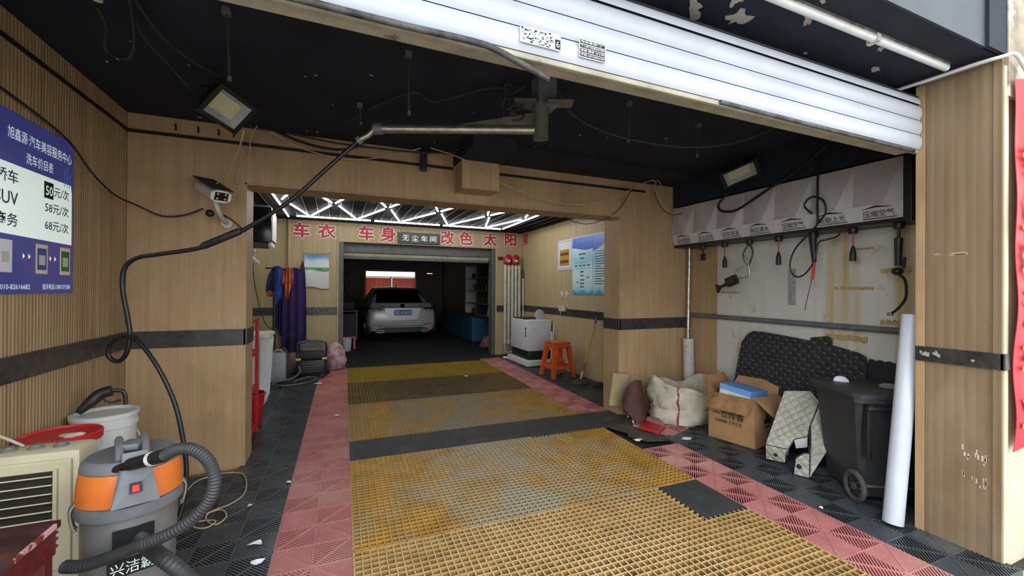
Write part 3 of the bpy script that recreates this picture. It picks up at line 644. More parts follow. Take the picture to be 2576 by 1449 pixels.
MB().tube(spline([(3.70, 2.27, 2.10), (3.69, 2.33, 2.18), (3.68, 2.27, 2.24), (3.68, 2.18, 2.20), (3.69, 2.16, 2.10), (3.70, 2.22, 2.02), (3.72, 2.30, 1.95), (3.74, 2.44, 1.82), (3.76, 2.50, 1.68), (3.77, 2.46, 1.58), (3.78, 2.38, 1.60), (3.78, 2.30, 1.72), (3.78, 2.27, 1.86), (3.77, 2.20, 1.88), (3.77, 2.12, 1.90), (3.76, 2.08, 1.97), (3.75, 2.1, 2.02)], 6), .007, 8).build('coil', M_['hose'], t, True)
MB().tube([(3.80, 2.33, 1.95), (3.79, 2.32, 1.85), (3.79, 2.31, 1.70)], [.034, .026, .018], 10).build('gun_body', M_['black'], t, True)
MB().cyl((3.79, 2.31, 1.70), (3.79, 2.325, 1.55), .012, n=8).build('red_grip', M_['redcord'], t, True)
MB().tube(spline([(3.79, 2.33, 1.55), (3.80, 2.37, 1.40), (3.81, 2.40, 1.28)], 4), .003, 6).build('thin_tube', _mats['brown_cord'], t, True)
t = thing('air_gun', 'black air gun with a curved hose at the right dispenser end', 'air gun', (3.8, 1.74, 1.3))
MB().tube([(3.82, 1.736, 1.92), (3.82, 1.738, 1.85), (3.82, 1.738, 1.845), (3.82, 1.74, 1.70), (3.82, 1.74, 1.64)], [.01, .01, .026, .022, .02], 10).build('swivel', M_['black'], t, True)
MB().ball((3.82, 1.745, 1.60), .036, sc=(1, 1, .8)).build('valve', M_['black'], t, True)
MB().cyl((3.80, 1.70, 1.62), (3.78, 1.685, 1.70), .011, n=8).build('trigger', M_['black'], t, True)
MB().tube(spline([(3.80, 1.73, 1.58), (3.79, 1.69, 1.54), (3.78, 1.675, 1.48), (3.78, 1.68, 1.40), (3.78, 1.72, 1.33), (3.78, 1.765, 1.285)], 6), .009, 8).build('curved_hose', M_['hose'], t, True)
MB().box((3.765, 1.755, 1.272), (3.795, 1.785, 1.295), .004).build('tip', M_['steel'], t)
tag(MB().tube(spline([(3.55, 1.95, 2.68), (3.62, 2.30, 2.50), (3.64, 2.62, 2.38), (3.65, 2.93, 2.255), (3.65, 3.06, 2.25), (3.65, 3.15, 2.28), (3.65, 3.165, 2.35), (3.68, 3.09, 2.44), (3.72, 3.05, 2.52)], 7), .012, 8).build('hanging_hose', M_['hose'], None, True), 'black hose looping down in front of the dispenser', 'hose')
tag(MB().cyl((3.972, 3.87, 1.155), (3.972, 1.42, 1.147), .026, n=14).build('wall_rail', M_['galv'], None, True), 'grey round pipe rail running along the white wall', 'rail')
t = thing('wrapped_pipe', 'silver foil-wrapped pipe in the corner with a white foam sleeve below', 'pipe', (3.9, 3.8, .06))
MB().tube(spline([(3.905, 3.80, 2.0), (3.90, 3.80, 1.7), (3.895, 3.80, 1.55), (3.89, 3.80, 1.2), (3.885, 3.80, .86)], 6), .021, 12).build('foil_pipe', mat('crinkled_foil', (206, 204, 196), (150, 146, 136), 30, .3, metal=.8, bump=.6, bscale=50), t, True)
MB().cyl((3.88, 3.79, .88), (3.905, 3.79, .07), .062, n=18).build('foam_sleeve', mat('dirty_foam_sleeve', (206, 202, 198), (184, 178, 174), 9, .8, dirt=(150, 120, 110), dscale=8, dlo=.62, dhi=.72), t, True)
# ------------------------------------------------------------------ clutter of the right bay
def quilt(name, c1, c2, ax, k, lw=.16, thread=None):
    m = mat(name, c1, c2, 8, .75); nt = m.node_tree; N = nt.nodes; L = nt.links; b = N['Principled BSDF']; geo = N.new('ShaderNodeNewGeometry')
    sep = N.new('ShaderNodeSeparateXYZ'); L.new(geo.outputs['Position'], sep.inputs[0]); outs = []
    def mth(op, a, c=None, v=None):
        x = N.new('ShaderNodeMath'); x.operation = op; L.new(a, x.inputs[0])
        if c is not None: L.new(c, x.inputs[1])
        if v is not None: x.inputs[1].default_value = v
        return x.outputs[0]
    p, q = sep.outputs[ax[0]], sep.outputs[ax[1]]
    for op in ('ADD', 'SUBTRACT'): outs.append(mth('ABSOLUTE', mth('SINE', mth('MULTIPLY', mth(op, p, q), v=k))))
    h = mth('MULTIPLY', mth('POWER', outs[0], v=.5), mth('POWER', outs[1], v=.5))
    bp = N.new('ShaderNodeBump'); bp.inputs['Strength'].default_value = .8; bp.inputs['Distance'].default_value = .012; L.new(h, bp.inputs['Height']); L.new(bp.outputs[0], b.inputs['Normal'])
    if thread:
        r = N.new('ShaderNodeMapRange'); r.inputs[1].default_value = lw; r.inputs[2].default_value = 0; L.new(mth('ADD', mth('MULTIPLY', mth('MINIMUM', outs[0], outs[1]), v=1.3), mth('MULTIPLY', mth('MAXIMUM', outs[0], outs[1]), v=.45)), r.inputs[0])
        x = N.new('ShaderNodeMix'); x.data_type = 'RGBA'; old = b.inputs['Base Color'].links[0].from_socket
        L.new(r.outputs[0], x.inputs[0]); L.new(old, x.inputs[6]); x.inputs[7].default_value = rgb(*thread); L.new(x.outputs[2], b.inputs['Base Color'])
    return m
M_['quiltb'] = quilt('black_quilted_leather', (34, 35, 38), (44, 45, 48), (1, 2), 38, .42, (150, 150, 146))
M_['quiltw'] = quilt('grey_quilted_leather', (186, 184, 170), (166, 164, 150), (1, 2), 46)
def lean(y, z): return (3.90+.07*(z-.1), y*1.02, 1.45+(z-1.45)*1.02)
oy = [(3.14, .06), (3.13, .5), (3.06, .92), (3.0, 1.01), (2.94, 1.045), (2.82, 1.045), (2.5, 1.02), (2.2, .99), (2.02, .955), (1.97, .93), (1.955, .86), (1.955, .5), (1.97, .06)]
tag(slab3(MB(), [lean(*p) for p in oy], -.02).build('car_mat', M_['quiltb'], None), 'large black quilted car mat leaning on the white wall', 'car mat')
tag(slab3(MB(), [(3.972+.012*(z-.1), y*1.02, z) for y, z in ((2.42, .1), (2.40, 1.03), (2.27, 1.055), (2.23, 1.04), (2.22, .1))], -.015).build('car_mat', M_['quiltb'], None), 'black quilted mat peeking out behind the large one', 'car mat')
M_['loop'] = mat('black_loop_mat', (30, 31, 33), (52, 53, 55), 160, .9, bump=1.0, bscale=200)
tag(MB().grid(lambda u, v: (3.945+.02*v+.006*math.sin(u*8), 2.0-u*.56, .06+v*.84+.006*math.sin(u*60)), 40, 8, .02).build('loop_mat', M_['loop'], None), 'black rubber loop mat standing behind the wheelie bin', 'mat')
# wheelie bin
bn = thing('wheelie_bin', 'black two-wheeled refuse bin with a flat lid behind the street pier', 'bin', (3.565, 1.80, .021), rz=-.527); bn.scale = (1.0, 1.05, 1.05)
M_['bin'] = mat('black_bin_plastic', (44, 47, 49), (54, 57, 58), 9, .5, bump=.2, bscale=120)
def taper(m, x0, y0, x1, y1, z1, X0, Y0_, X1, Y1_, z2, inset=.03):
    def ring(a, b, c, e, z):
        r = inset; return [(a+r, b, z), (c-r, b, z), (c, b+r, z), (c, e-r, z), (c-r, e, z), (a+r, e, z), (a, e-r, z), (a, b+r, z)]
    A = ring(x0, y0, x1, y1, z1); B = ring(X0, Y0_, X1, Y1_, z2)
    return m.add(A+B, [list(range(8))[::-1], [8+i for i in range(8)]] + [[i, (i+1) % 8, 8+(i+1) % 8, 8+i] for i in range(8)])
taper(MB(), -.165, -.19, .165, .20, .03, -.22, -.23, .22, .25, .655).build('body', M_['bin'], bn, local=True)
taper(MB(), -.24, -.25, .24, .28, .645, -.24, -.25, .24, .28, .675, .02).build('rim', M_['bin'], bn, local=True)
taper(MB(), -.245, -.255, .245, .30, .676, -.23, -.24, .23, .285, .70, .03).build('lid', M_['bin'], bn, local=True)
for x in (-.17, .17): MB().box((x-.015, -.29, .60), (x+.015, -.22, .64), .008).box((x-.015, -.27, .30), (x+.015, -.21, .62), .006).build('hinge_arm', M_['black'], bn, local=True)
MB().cyl((-.2, -.285, .62), (.2, -.285, .62), .015, n=10).build('handle', M_['black'], bn, True, local=True)
MB().cyl((-.2, -.2, .1), (.2, -.2, .1), .01, n=8).build('axle', M_['steel'], bn, local=True)
M_['tyre'] = mat('grey_tyre', (82, 80, 74), (66, 64, 60), 14, .8)
for sx in (-1, 1):
    c = V((sx*.215, -.2, .1)); w = MB()
    w.tube([c+V((0, .083*math.cos(2*math.pi*i/24), .083*math.sin(2*math.pi*i/24))) for i in range(24)], .018, 8, closed=True); wo = w.build('wheel', M_['tyre'], bn, True, local=True)
    h = MB().cyl(c+V((-.012, 0, 0)), c+V((.012, 0, 0)), .022, n=12)
    for i in range(8): h.cyl(c, c+V((0, .075*math.cos(math.pi*i/4), .075*math.sin(math.pi*i/4))), .006, n=6)
    h.build('spokes', M_['greym'], wo, local=True)
    MB().cyl(c+V((-.005, 0, 0)), c+V((.005, 0, 0)), .066, n=20).build('wheel_disc', M_['black'], wo, local=True)
m = MB(); m.lathe([(.0, 0), (.045, .0), (.04, .02), (.025, .035), (0, .04)], 9, (3.60, 2.0, .757), fn=lambda t, z: 1+.3*math.sin(3*t)); tag(m.build('crumpled_paper', M_['paper'], None), 'crumpled white paper on the bin lid', 'litter')
tag(MB().lathe([(.055, 0), (.055, .008), (.04, .022), (0, .028)], 16, (3.70, 1.74, .757)).build('clear_lid', mat('clear_plastic', (230, 235, 240), rough=.15, trans=.8), None, True), 'clear plastic cup lid on the bin lid', 'cup lid')
t = thing('drain_pipe', 'white plastic pipe leaning against the street pier', 'pipe', (3.19, 1.49, .018))
m = MB(); a, b = V((3.187, 1.475, .02)), V((3.385, 1.47, 1.30)); m.tube([a, b], .052, 24, caps=False); m.tube([b, a], .047, 24, caps=False)
m.build('pipe_wall', mat('white_pipe_plastic', (206, 212, 224), (196, 202, 214), 5, .35, dirt=(190, 194, 170), dscale=3, dlo=.66, dhi=.8), t, True, fixn=False)
MB().tube([a, a+(b-a).normalized()*.006], .0525, 24).build('cut_end', M_['offwhite'], t, True)
# cardboard box
M_['card'] = mat('cardboard', (176, 136, 92), (160, 122, 80), 5, .85, dirt=(118, 86, 54), dscale=3.2, dlo=.60, dhi=.68)
M_['card2'] = mat('cardboard_worn', (168, 126, 82), (122, 86, 52), 9, .85)
cb = thing('cardboard_box', 'open brown cardboard box printed with Chinese characters before the black mat', 'box', (3.615, 2.85, .034), rz=.20)
w_, d_, h_ = .215, .22, .44
for a, c in (((-w_, -d_), (w_, -d_+.006)), ((-w_, d_-.006), (w_, d_)), ((-w_, -d_), (-w_+.006, d_)), ((w_-.006, -d_), (w_, d_))):
    MB().box((a[0], a[1], 0), (c[0], c[1], h_)).build('side', M_['card'], cb, local=True)
MB().box((-w_, -d_, 0), (w_, d_, .006)).build('bottom', M_['card'], cb, local=True)
def flap(p0, p1, out, drop, ln, m):
    p0, p1 = V(p0), V(p1); o = V(out)*ln + V((0, 0, drop)); s = (p1-p0)*.06
    slab3(MB(), [p0, p1, p1+o-s, p0+o+s], .005).build('flap', m, cb, local=True)
flap((-w_, -d_, h_), (w_, -d_, h_), (0, -1, 0), -.12, .14, M_['card']); flap((-w_, d_, h_), (-w_, -d_, h_), (-1, 0, 0), -.13, .10, M_['card2'])
flap((w_, d_, h_), (-w_, d_, h_), (0, .6, 0), .13, .12, M_['card2']); flap((w_, -d_, h_), (w_, d_, h_), (1, 0, 0), .10, .08, M_['card'])
L_ = (-w_-.001, 0, 0)
text('lettering', '一世传香', M_['ink'], cb, (-w_-.002, d_-.05, .215), (0, -1, 0), (0, 0, 1), (.29, .075), .001, .012)
text('small_lettering', '真粮精酿 百年之旅', M_['ink'], cb, (-w_-.002, d_-.07, .165), (0, -1, 0), (0, 0, 1), (.25, .035), .001)
for o in cb.children:
    if o.name.startswith(('lettering', 'small_lettering')): o.data.transform(Matrix.Translation(cb.location))
m = MB(); m.prism([(-.06, .20), (.06, .20), (.06, .245), (-.06, .245)], (0, -d_-.002, 0), (1, 0, 0), (0, 0, 1), (0, .001, 0)); m.prism([(-.035, .25), (.035, .25), (.02, .29), (0, .27), (-.015, .30)], (0, -d_-.002, 0), (1, 0, 0), (0, 0, 1), (0, .001, 0))
m.prism([(-.04, .165), (.04, .165), (.04, .18), (-.04, .18)], (0, -d_-.002, 0), (1, 0, 0), (0, 0, 1), (0, .001, 0)); m.build('printed_emblem', M_['ink'], cb, local=True)
t = thing('carton', 'pale blue lidded carton sticking out of the cardboard box', 'carton', (3.625, 2.87, .35))
rot = Matrix.Rotation(.25, 3, 'Z') @ Matrix.Rotation(.10, 3, 'Y') @ Matrix.Rotation(.12, 3, 'X')
MB().box((3.45, 2.73, .30), (3.80, 3.01, .50), .004, rot).build('body', M_['white'], t); MB().box((3.445, 2.725, .475), (3.805, 3.015, .525), .004, rot, (3.625, 2.87, .40)).build('lid', mat('pale_blue_card', (112, 164, 226), (100, 152, 216), 6, .6), t)
# beige folded mat against the bin
t = thing('car_mat', 'folded light grey quilted car mat with black binding propped between box and bin', 'car mat', (3.4, 2.25, .03))
A1, A2, A3, A4 = V((3.345, 2.415, .16)), V((3.586, 2.421, .581)), V((3.66, 2.251, .611)), V((3.645, 2.176, .543))
N3, N2, N1, A0 = V((3.515, 2.169, .373)), V((3.495, 2.175, .284)), V((3.455, 2.256, .24)), V((3.41, 2.275, .158))
slab3(MB(), [A1, A2, A3, A4, N3, N2, N1, A0], -.016).build('main_panel', M_['quiltw'], t)
B1, B2, B3, B4, B5 = V((3.583, 2.076, .331)), V((3.521, 2.048, .224)), V((3.34, 2.068, .03)), V((3.344, 2.069, .206)), V((3.44, 2.12, .25))
slab3(MB(), [A4, B1, B2, B3, B4, B5, N3], -.016).build('side_panel', M_['quiltw'], t)
F1, F2, F3 = V((3.37, 2.43, .035)), V((3.40, 2.29, .05)), V((3.39, 2.27, .12))
slab3(MB(), [A1, A0, F3, F2, F1], -.014).build('front_flap', M_['quiltw'], t)
H1, H2, H3 = V((3.302, 2.14, .155)), V((3.300, 2.155, .03)), V((3.325, 2.10, .20))
slab3(MB(), [H1, H3, B4, B3, H2], -.014).build('heel_flap', M_['quiltw'], t)
slab3(MB(), [N1, N2, V((3.50, 2.18, .20)), V((3.47, 2.25, .17))], -.01).build('inner_fold', M_['white'], t)
for pts in ([A2, A3, A4], [A3+V((-.02, .045, -.01)), A3+V((-.045, .03, -.07)), A4+V((-.03, .03, -.03)), A4], [A4, N3, N2, N1, A0, A1], [N3, B5, B4, B3], [A0, F3, F2, F1, A1], [B4, H3, H1, H2, B3]):
    MB().tube(pts, .010, 8).build('binding', M_['black'], t)
for c in ((3.368, 2.35, .095), (3.298, 2.115, .10)): MB().ball(c, .018, sc=(.7, 1, 1)).build('snap_hole', M_['black'], t)
# woven sack
M_['sack'] = mat('woven_sack', (200, 194, 176), (176, 168, 148), 6, .8, bump=1.0, bscale=16, dirt=(150, 142, 124), dscale=4, dlo=.58, dhi=.75)
sk = thing('woven_sack', 'crumpled off-white woven sack with red stripes at the right pier', 'sack', (3.51, 3.48, .04))
def lump(t, z): return 1+.07*math.sin(2*t+1+z*7)+.05*math.sin(5*t-z*16)+.03*math.sin(11*t+z*34)+.02*math.sin(19*t-z*60)
def tall(t, z): return 1+(.13*math.sin(2*t+2.2)+.06*math.sin(5*t))*(z/.44)**2
prof = [(.29, 0), (.34, .03), (.365, .09), (.35, .15), (.335, .175), (.352, .20), (.365, .26), (.36, .31), (.345, .36), (.35, .40), (.335, .425), (.31, .42), (.28, .36), (.2, .30), (.05, .28)]
_sk = MB().lathe(prof, 72, (3.51, 3.48, .04), 1.05, .82, lump)
for p_ in _sk.v: p_.z = .04+(p_.z-.04)*tall(math.atan2(p_.y-3.48, p_.x-3.51), max(0, p_.z-.04))
_sk.build('bag', M_['sack'], sk, True)
for ang in (-2.42, -1.25, .5, 2.0):
    pts = []
    for r, z in prof[:13]: q = r*lump(ang, z)+.002; pts.append(V((3.51+q*1.05*math.cos(ang), 3.48+q*.82*math.sin(ang), .04+z*tall(ang, z))))
    tn = V((-math.sin(ang), math.cos(ang), 0))*.012
    m = MB(); m.add([p-tn for p in pts]+[p+tn for p in pts], [[i, i+1, len(pts)+i+1, len(pts)+i] for i in range(len(pts)-1)]); m.build('red_stripe', mat('red_woven_band', (150, 66, 60), (130, 52, 48), 20, .8) if 'red_woven_band' not in _mats else _mats['red_woven_band'], sk)
# brown seat shell and cream board at the pier foot
M_['brown'] = mat('brown_leather', (84, 44, 36), (64, 34, 28), 9, .7, bump=.4, bscale=90)
t = thing('seat_shell', 'brown padded seat back with chrome legs standing beside the sack', 'chair part', (3.0, 3.7, .045))
MB().grid(lambda u, v: (2.81+.31*u+.02*v*(1-u), 3.60-.10*math.sin(math.pi*u)*(1-.2*v)+.08*v, .05+v*(.44+.0*u)*(1-.55*abs(2*u-1)**3.2) + (.0 if u > .32 else .14*(1-v)*(1-u/.32))), 22, 14, .025).build('shell', M_['brown'], t, True)
MB().tube([(2.88, 3.62, .30), (2.89, 3.60, .22), (2.90, 3.58, .12)], .014, 10).build('chrome_leg', M_['steel'], t, True); MB().cyl((2.90, 3.58, .13), (2.905, 3.575, .045), .013, n=10).build('leg_cap', M_['white'], t, True)
MB().cyl((2.86, 3.65, .27), (2.87, 3.62, .10), .010, n=8).build('chrome_leg', M_['steel'], t, True)
tag(MB().box((2.80, 3.81, .16), (3.02, 3.85, .53), .02, Matrix.Rotation(.10, 3, 'Y') @ Matrix.Rotation(.06, 3, 'X')).build('cushion_board', mat('cream_vinyl', (176, 160, 122), (158, 142, 106), 6, .6), None), 'cream board leaning on the pier behind the brown seat back', 'board')
tag(MB().box((2.84, 3.24, .055), (3.06, 3.44, .08), .006, Matrix.Rotation(.5, 3, 'Z') @ Matrix.Rotation(.14, 3, 'X')).build('red_tray', M_['red'], None), 'broken red plastic tray lying in front of the brown seat back', 'tray')
# ------------------------------------------------------------------ price board on the left wall
def gradient_print(name, stops, axis, lo, hi, rough=.5):
    m = bpy.data.materials.new(name); m.use_nodes = True; nt = m.node_tree; N = nt.nodes; L = nt.links; b = N['Principled BSDF']
    geo = N.new('ShaderNodeNewGeometry'); sep = N.new('ShaderNodeSeparateXYZ'); L.new(geo.outputs['Position'], sep.inputs[0])
    r = N.new('ShaderNodeMapRange'); r.inputs[1].default_value = lo; r.inputs[2].default_value = hi; L.new(sep.outputs[axis], r.inputs[0])
    n = N.new('ShaderNodeTexNoise'); n.inputs['Scale'].default_value = 3; ad = N.new('ShaderNodeMath'); ad.operation = 'MULTIPLY_ADD'; ad.inputs[1].default_value = .25; L.new(n.outputs[0], ad.inputs[0]); L.new(r.outputs[0], ad.inputs[2])
    su = N.new('ShaderNodeMath'); su.operation = 'SUBTRACT'; su.inputs[1].default_value = .125; L.new(ad.outputs[0], su.inputs[0])
    cr = N.new('ShaderNodeValToRGB'); L.new(su.outputs[0], cr.inputs[0]); e = cr.color_ramp.elements
    while len(e) < len(stops): e.new(.5)
    for el, (p, c) in zip(e, stops): el.position = p; el.color = rgb(*c)
    L.new(cr.outputs[0], b.inputs['Base Color']); b.inputs['Roughness'].default_value = rough; return m
def panel_print(name, m, parent, x, y0, y1, z0, z1, t=.0012, xdir=1):
    return MB().box((x, y0, z0), (x+xdir*t, y1, z1)).build(name, m, parent)
M_['navy'] = mat('navy_print', (48, 58, 128), (58, 56, 130), 2.5, .3, dirt=(96, 66, 128), dscale=3, dlo=.52, dhi=.75)
M_['mint'] = mat('pale_print', (222, 236, 226), (214, 230, 222), 4, .3)
M_['navy_lit'] = mat('backlit_navy_print', (48, 58, 128), (58, 56, 130), 2.5, .3, dirt=(96, 66, 128), dscale=3, dlo=.52, dhi=.75); _b = M_['navy_lit'].node_tree.nodes['Principled BSDF']; _b.inputs['Emission Color'].default_value = rgb(56, 62, 130); _b.inputs['Emission Strength'].default_value = .10
M_['mint_lit'] = mat('backlit_white_print', (222, 238, 230), rough=.3, emit=.13)
pb = thing('price_board', 'blue and white car wash price board on the left wall', 'sign', (-1.39, 2.6, 1.415))
PX = -1.384
MB().box((-1.40, 2.02, 1.415), (-1.386, 3.185, 2.265), .006).build('board', M_['navy_lit'], pb)
MB().prism([(2.05, 1.70), (3.165, 1.685), (3.165, 1.97), (3.155, 2.02), (2.05, 2.02)], (-1.386, 0, 0), (0, 1, 0), (0, 0, 1), (.001, 0, 0)).build('white_field', M_['mint_lit'], pb)
R_, U_ = (0, 1, 0), (0, 0, 1)
# text runs from the left of the board (nearer the street) to the right
text('title', '旭鑫源·汽车美容服务中心', M_['mint_lit'], pb, (PX, 2.655, 2.135), R_, U_, (.50, .058), .001)
text('subtitle', '洗车价目表', M_['mint_lit'], pb, (PX, 2.78, 2.045), R_, U_, (.21, .055), .001)
M_['navyink'] = mat('navy_ink', (36, 44, 84), rough=.5)
for i, (k, p) in enumerate((('轿车', '50元/次'), ('SUV', '58元/次'), ('商务', '68元/次'))):
    z = 1.928-i*.092
    text('item', k, M_['navyink'], pb, (PX, 2.58, z-.008*i), R_, U_, (.145, .062), .001, .008)
    if i: text('price', p, M_['navyink'], pb, (PX, 2.925, z), R_, U_, (.205, .055), .001, .006)
text('price', '元/次', M_['navyink'], pb, (PX, 3.0, 1.928), R_, U_, (.13, .055), .001, .006)
panel_print('black_patch', M_['ink'], pb, -1.385, 2.92, 2.995, 1.91, 1.995)
text('price_digits', '50', M_['mint_lit'], pb, (PX, 2.93, 1.925), R_, U_, (.058, .05), .001, .01)
for y, c, cc in ((2.60, (232, 228, 240), None), (2.86, (226, 214, 190), (44, 74, 150)), (3.06, (224, 216, 196), (40, 110, 50))):
    m_ = mat('phone_print_%d' % int(y*100), c, rough=.4); o = panel_print('phone_picture', m_, pb, -1.3855, y, y+.092, 1.515, 1.665)
    if cc: panel_print('phone_screen', mat('screen_print_%d' % int(y*100), cc, rough=.4), o, -1.3843, y+.01, y+.082, 1.535, 1.645, .0008)
    panel_print('pay_square', mat('pay_square_%d' % int(y*100), (196, 196, 192), rough=.5), o, -1.3835, y+.022, y+.07, 1.56, 1.61, .0006)
for y in (2.765, 2.97):
    for i in range(3): MB().prism([(0, 0), (.014, .012), (0, .024)], (-1.385, y+i*.02, 1.585), R_, U_, (.001, 0, 0)).build('arrow', M_['mint_lit'] if i != 1 else M_['redpaint'], pb)
text('phone_line', '店长电话:010-82616682', M_['mint_lit'], pb, (PX, 2.47, 1.435), R_, U_, (.345, .03), .001)
text('phone_line', '投诉电话:13801371580', M_['mint_lit'], pb, (PX, 2.91, 1.435), R_, U_, (.24, .03), .001)
M_['cyan'] = mat('light_blue_print', (110, 160, 220), rough=.4)
for y, s in ((3.09, .10), (3.115, .12), (3.135, .08)): MB().prism([(0, 0), (.004, 0), (.012, s), (.008, s)], (-1.3852, y, 2.0), R_, U_, (.001, 0, 0)).build('flare_line', M_['cyan'], pb)
# ------------------------------------------------------------------ things standing on the left
M_['fridge'] = mat('cream_plastic', (216, 208, 178), (204, 196, 166), 5, .45)
M_['shadowg'] = mat('charcoal_mesh', (36, 34, 30), (52, 48, 42), 60, .8)
ac = thing('air_cooler', 'cream evaporative air cooler with louvres at the left edge', 'air cooler', (-1.21, 2.58, .03))
MB().box((-1.385, 2.45, .06), (-1.035, 2.615, .735), .03).build('casing', M_['fridge'], ac, True)
MB().box((-1.365, 2.435, .22), (-1.06, 2.452, .70), .012).build('front_frame', M_['fridge'], ac)
MB().box((-1.345, 2.430, .44), (-1.115, 2.4345, .655)).build('grille_cavity', M_['shadowg'], ac)
for k in range(6): MB().box((-1.35, 2.408, .448+k*.037), (-1.112, 2.436, .454+k*.037), .002, Matrix.Rotation(-.35, 3, 'X')).build('louvre', M_['fridge'], ac)
MB().box((-1.114, 2.42, .43), (-1.10, 2.437, .665), .003).build('grille_side', M_['fridge'], ac)
for k in range(9): MB().box((-1.335+k*.025, 2.431, .45), (-1.331+k*.025, 2.4325, .65)).build('inner_vane', M_['black'], ac)
for k in range(3): MB().lathe([(.026, 0), (.026, .006), (.018, .012), (.018, .02), (.0, .02)], 18, (-1.30+k*.085, 2.52, .735)).build('knob', mat('grey_knob', (120, 120, 112), rough=.5) if not k else _mats['grey_knob'], ac, True)
M_['wash'] = mat('white_bucket_plastic', (214, 216, 214), (200, 202, 200), 5, .5, dirt=(150, 150, 146), dscale=6, dlo=.58, dhi=.78)
bench = thing('bench', 'low wooden bench under the two paint buckets', 'bench', (-1.2, 3.05, .03))
MB().box((-1.385, 2.63, .31), (-1.05, 3.40, .34), .004).build('seat', M_['panel'], bench)
for x in (-1.36, -1.06):
    for y in (2.65, 3.34): MB().box((x, y, .03), (x+.03, y+.03, .31), .003).build('leg', M_['panel'], bench)
def bucket(lab, c, h, r, lidm=None, cat='bucket'):
    t = thing('paint_bucket', lab, cat, c)
    MB().lathe([(r*.86, 0), (r*.88, .01), (r*.97, h*.80), (r*1.03, h*.80), (r*1.03, h*.84), (r, h*.85), (r, h), (r*.95, h), (r*.90, h*.2), (.01, h*.19)], 36, c).build('pail', M_['wash'], t, True)
    if lidm: MB().lathe([(r*1.0, h-.03), (r*1.07, h-.03), (r*1.08, h+.006), (r*1.03, h+.012), (r*.99, h+.002), (0, h+.0)], 40, c).build('lid', lidm, t, True)
    else: MB().lathe([(r*1.0, h-.02), (r*1.05, h-.02), (r*1.06, h+.004), (r*.96, h+.006), (r*.94, h-.012), (0, h-.012)], 40, c).build('lid', M_['wash'], t, True)
    return t
t = bucket('white paint bucket with a red lid behind the air cooler', (-1.248, 2.775, .34), .375, .143, mat('red_lid', (206, 44, 50), (180, 40, 44), 6, .4, dirt=(120, 70, 62), dscale=4, dlo=.55, dhi=.75))
MB().lathe([(.05, 0), (.05, .006), (.03, .014), (0, .015)], 9, (-1.19, 2.74, .716), .9, .5, lambda q, z: 1+.3*math.sin(3*q)).build('paint_crust', M_['scuff'], t)
t = bucket('white paint bucket with a dirty white lid in the left corner', (-1.24, 3.19, .34), .375, .145)
MB().tube([(-1.24+.155*math.cos(a), 3.19+.155*math.sin(a), .60-.10*math.sin((a+1.9)*math.pi/3.0)) for a in [-1.9+i*3.0/16 for i in range(17)]], .005, 6).build('bail_handle', M_['white'], t, True)
t = thing('spray_gun', 'dusty black spray gun lying on the white bucket lid', 'spray gun', (-1.22, 3.24, .72))
MB().tube(spline([(-1.34, 3.14, .735), (-1.30, 3.16, .78), (-1.26, 3.18, .825), (-1.21, 3.19, .84)], 5), [.016+.016*min(1, i/6) for i in range(16)], 10).build('body', M_['black'], t, True)
MB().tube(spline([(-1.21, 3.19, .84), (-1.16, 3.20, .825), (-1.15, 3.20, .75)], 5), .011, 8).build('grip', M_['black'], t, True)
MB().tube(spline([(-1.25, 3.18, .80), (-1.22, 3.19, .77), (-1.17, 3.195, .78)], 4), .006, 6).build('trigger', M_['rubber'], t, True)
tag(MB().tube(spline([(-1.385, 2.44, .95), (-1.36, 2.47, .86), (-1.30, 2.52, .785), (-1.27, 2.55, .745)], 6), .006, 8).build('power_cord', M_['offwhite'], None, True), 'pale power cord dropping onto the air cooler', 'cord')
# red lacquer table
M_['lacq'] = mat('red_lacquer_wood', (110, 34, 36), (82, 26, 28), 9, .35, stretch=(1, 8, 1))
M_['lacqtop'] = mat('worn_table_top', (88, 56, 52), (58, 36, 34), 10, .9, spec=.15, bump=.5, bscale=60)
tb = thing('side_table', 'worn dark red lacquered wooden table at the lower left corner', 'table', (-1.1, 1.65, .02))
MB().box((-1.375, 1.38, .625), (-.865, 1.935, .65), .006).build('top', M_['lacqtop'], tb)
MB().box((-.870, 1.70, .634), (-.860, 1.90, .652), .003).build('chipped_edge', mat('chipped_pink_edge', (206, 160, 154), (120, 44, 44), 22, .5, lo=.5, hi=.58), tb)
for a, b in (((-.895, 1.40, .54), (-.872, 1.92, .625)), ((-1.36, 1.905, .54), (-.88, 1.925, .625)), ((-1.36, 1.40, .54), (-.88, 1.42, .625))): MB().box(a, b, .003).build('apron', M_['lacq'], tb)
for z in (.56, .585, .606): MB().box((-.876, 1.40, z), (-.8705, 1.93, z+.008), .002).build('moulding', M_['lacq'], tb)
for x in (-1.36, -.925):
    for y in (1.40, 1.875): MB().box((x, y, .02), (x+.045, y+.045, .625), .004).build('leg', M_['lacq'], tb)
